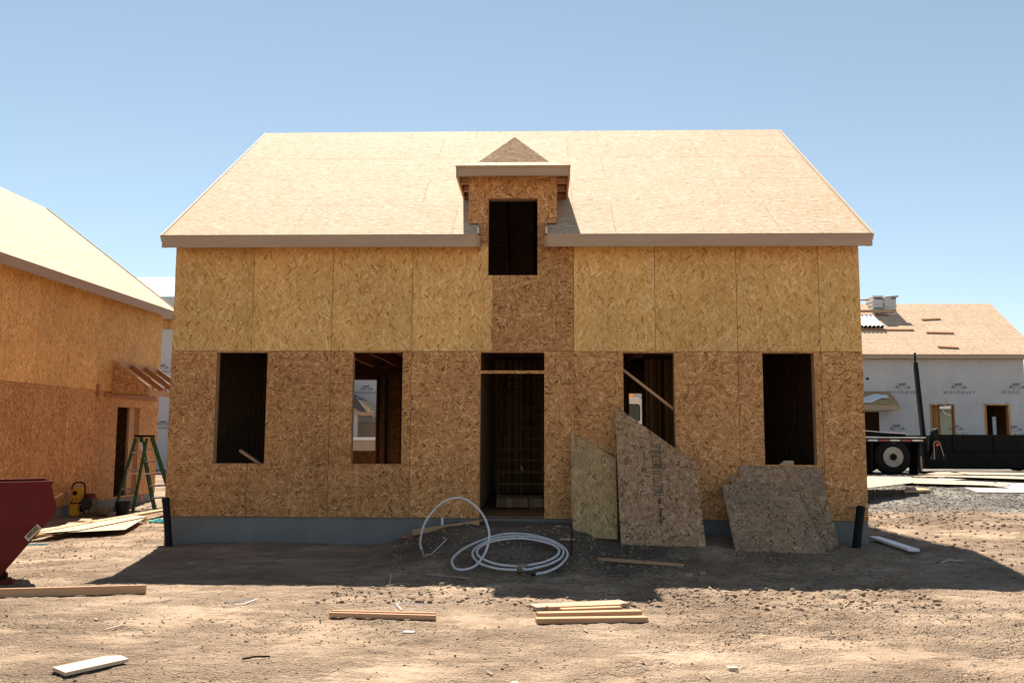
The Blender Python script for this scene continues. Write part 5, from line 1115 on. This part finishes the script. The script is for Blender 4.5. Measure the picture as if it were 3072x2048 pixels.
outer = [(5.537,-2.827,0.013),(5.669,-2.755,0.029),(5.804,-2.588,0.066),(5.901,-2.343,0.121),(5.926,-2.139,0.166),(5.876,-1.929,0.213),(5.745,-1.712,0.262),(5.550,-1.545,0.299),(5.350,-1.468,0.316),(5.151,-1.473,0.315),(4.959,-1.602,0.286),(4.777,-1.818,0.238),(4.642,-2.038,0.189),(4.554,-2.299,0.131),(4.544,-2.473,0.092),(4.588,-2.641,0.054),(4.657,-2.714,0.038)]
arch = [(4.76,-2.68,0.045),(4.845,-2.56,0.075),(4.905,-2.40,0.14),(4.950,-2.24,0.235),(4.967,-2.10,0.357),(4.941,-2.0,0.467),(4.877,-1.90,0.589),(4.773,-1.82,0.696),(4.653,-1.78,0.773),(4.541,-1.74,0.794),(4.412,-1.72,0.768),(4.292,-1.70,0.693),(4.173,-1.68,0.564),(4.094,-1.66,0.426),(4.060,-1.65,0.289),(4.053,-1.64,0.20),(4.070,-1.63,0.10),(4.08,-1.62,0.0)]
pipe = MB().tube(smooth_path(drop(outer, 0.022)[:-1] + drop(outer[-1:], 0.022) + [(x, y_, z + 0.02) for x, y_, z in arch], 5), 0.0145, 10).build('water_pipe', 'pex', None, True)
tag(pipe, 'coil of pale plastic water pipe with one loop arching up by the doorway', 'pipe')
MB().tube(smooth_path(drop(mid, 0.03) + drop(inner, 0.04), 5), 0.0145, 10).build('coil_turn', 'pex', pipe, True)
MB().tube([(5.537, -2.827, 0.035), (5.49, -2.845, 0.03)], 0.02, 10).build('end_cap', 'plastic_black', pipe)
MB().tube([(5.33, -2.66, 0.075), (5.43, -2.66, 0.075)], [0.05, 0.052], 10).build('tape_band', 'clod', pipe)
# steel stake with orange tip
sk_z = g(5.985, -2.05)
o = MB().tube([(5.975, -2.05, sk_z - 0.05), (5.992, -2.02, 0.60)], 0.008, 8).build('steel_stake', 'black_dull'); tag(o, 'thin dark steel stake with an orange tip beside the pipe coil', 'stake')
MB().tube([(5.992, -2.02, 0.601), (5.997, -2.01, 0.84)], 0.0075, 8).build('painted_tip', 'lumber_red', o)
o = MB().tube([(4.16, -0.06, 0.2), (4.16, -0.06, 0.41)], 0.02, 10).build('conduit_stub', 'white_paint'); tag(o, 'white plastic conduit stub against the foundation behind the pipe loop', 'pipe')
# boards on the heap by the door and offcuts in the shade
tag(board('heap_board', None, (3.78, -0.42, g(3.78, -0.42) + 0.075), (4.73, -0.46, g(4.73, -0.46) + 0.03), 0.038, 0.075, 'lumber'), 'short stud lying on the dirt heap left of the doorway', 'board')
tag(board('heap_board', None, (3.62, -0.33, g(3.62, -0.33) + 0.04), (4.77, -0.30, g(4.77, -0.3) + 0.05), 0.10, 0.036, 'lumber_red'), 'darker board behind the short stud on the dirt heap', 'board')
lay('shade_board', 'thin batten lying in the shade below the leaning sheets', (6.32, -1.63), (7.40, -1.78), 0.032, 0.036, 'lumber')
lay('shade_board', 'short lath beside the pipe coil', (4.28, -2.72), (4.80, -2.88), 0.025, 0.018, 'lumber_grey')
lay('white_trim', 'white trim board slanting down beside the house corner', (10.66, 0.62), (10.60, -0.95), 0.15, 0.032, 'white_paint', 0.03)
lay('batten', 'thin batten on the ground behind the house corner', (10.5, 2.95), (11.4, 3.1), 0.06, 0.03, 'lumber_grey')
MB_ = [((5.95, -1.45), 0.20, 0.13, 'lumber_grey', 'flat scrap of board beside the steel stake'), ((5.83, -0.42), 0.14, 0.09, 'plank_white', 'pale wood scrap on the heap in front of the doorway'), ((4.52, -3.32), 0.05, 0.05, 'lumber_grey', 'small square block standing near the shadow edge'), ((7.55, -2.2), 0.08, 0.06, 'lumber', 'small brown block in the shade below the leaning sheets'), ((7.33, -2.55), 0.09, 0.06, 'lumber', 'lumber offcut in the shade near the small brown block'), ((4.50, -5.62), 0.10, 0.08, 'pavement', 'grey chip of concrete in front of the battens'), ((6.93, -6.72), 0.07, 0.06, 'plank_white', 'white scrap lying on the sunny dirt in the right foreground'), ((5.42, -7.1), 0.055, 0.05, 'plank_white', 'small white scrap lying in the middle foreground')]
for (x, y_), a, b, m_, lab in MB_:
    h_ = 0.02 if a > 0.09 else 0.035; an = random.uniform(-0.6, 0.6)
    o = link('wood_scrap', MB().prism([(-a / 2, -b / 2, 0), (a / 2, -b / 2 * 0.8, 0), (a / 2 * 0.9, b / 2, 0), (-a / 2, b / 2 * 0.9, 0)], (0.003, 0, h_)).mesh('wood_scrap', m_, bevel=0.003), None, Matrix.Translation((x, y_, g(x, y_) - 0.004)) @ Matrix.Rotation(an, 4, 'Z')); tag(o, lab, 'scrap')
# bent strips of white banding
def strip(label, pts, m='white_paint', r_=0.006):
    o = MB().tube([(x, y_, g(x, y_) + r_ + 0.006 + dz_) for x, y_, dz_ in pts], r_, 5).build('banding_strip', m); tag(o, label, 'strip')
strip('bent white plastic strip on the sunlit dirt in front of the shadow', [(2.55, -4.42, 0), (2.72, -4.28, 0.015), (2.80, -4.30, 0.01), (2.72, -4.45, 0), (2.66, -4.52, 0)])
strip('folded white strip behind the battens', [(4.30, -4.72, 0), (4.22, -4.55, 0.02), (4.30, -4.50, 0.02), (4.50, -4.48, 0)])
strip('crumpled white strip at the foot of the pipe loop', [(4.09, -1.75, 0.02), (4.14, -2.0, 0.0), (4.24, -2.02, 0.0), (4.40, -1.72, 0.05), (4.34, -1.62, 0.06)], 'white_paint', 0.004)
strip('thin white stick lying alone in the left foreground', [(1.98, -5.72, 0), (2.05, -5.52, 0.0)], 'plank_white', 0.007)
strip('dark torn strip lying in the left foreground dirt', [(3.44, -6.62, 0), (3.52, -6.60, 0.012), (3.62, -6.55, 0.0)], 'plastic_black', 0.007)
strip('grey twig upright at the shadow edge', [(3.95, -3.35, 0), (3.96, -3.30, 0.12)], 'lumber_grey', 0.006)
strip('forked twig lying at the shadow edge', [(3.92, -3.40, 0), (4.05, -3.25, 0.01), (4.12, -3.18, 0.0)], 'lumber_grey', 0.006)
strip('thin stick straddling the shadow edge beside the right corner', [(10.6, -1.75, 0), (10.75, -1.62, 0.03), (10.95, -1.55, 0.0)], 'plank_white', 0.008)
# small splinters and chips strewn about
rs2 = random.Random(12); chips = MB()
for k in range(250):
    if k < 120: x, y_ = rs2.uniform(-3.6, 0.2), rs2.uniform(-3.0, 2.0)
    elif k < 165: x, y_ = rs2.uniform(0.5, 10.5), rs2.uniform(-7.0, -3.2)
    else: x, y_ = rs2.uniform(3.2, 10.0), rs2.uniform(-3.4, -0.8)
    a = rs2.uniform(0, 3.14); L = rs2.uniform(0.02, 0.12) * (0.8 if k > 119 else 1); wv = rs2.uniform(0.004, 0.018); z = g(x, y_) + 0.008
    chips.bar((x - math.cos(a) * L / 2, y_ - math.sin(a) * L / 2, z), (x + math.cos(a) * L / 2, y_ + math.sin(a) * L / 2, z + rs2.uniform(-0.004, 0.01)), wv, 0.006)
o = chips.build('wood_chips', 'lumber_grey'); o['kind'] = 'stuff'; o['label'] = 'small wood splinters and chips strewn over the dirt'; o['category'] = 'wood chips'
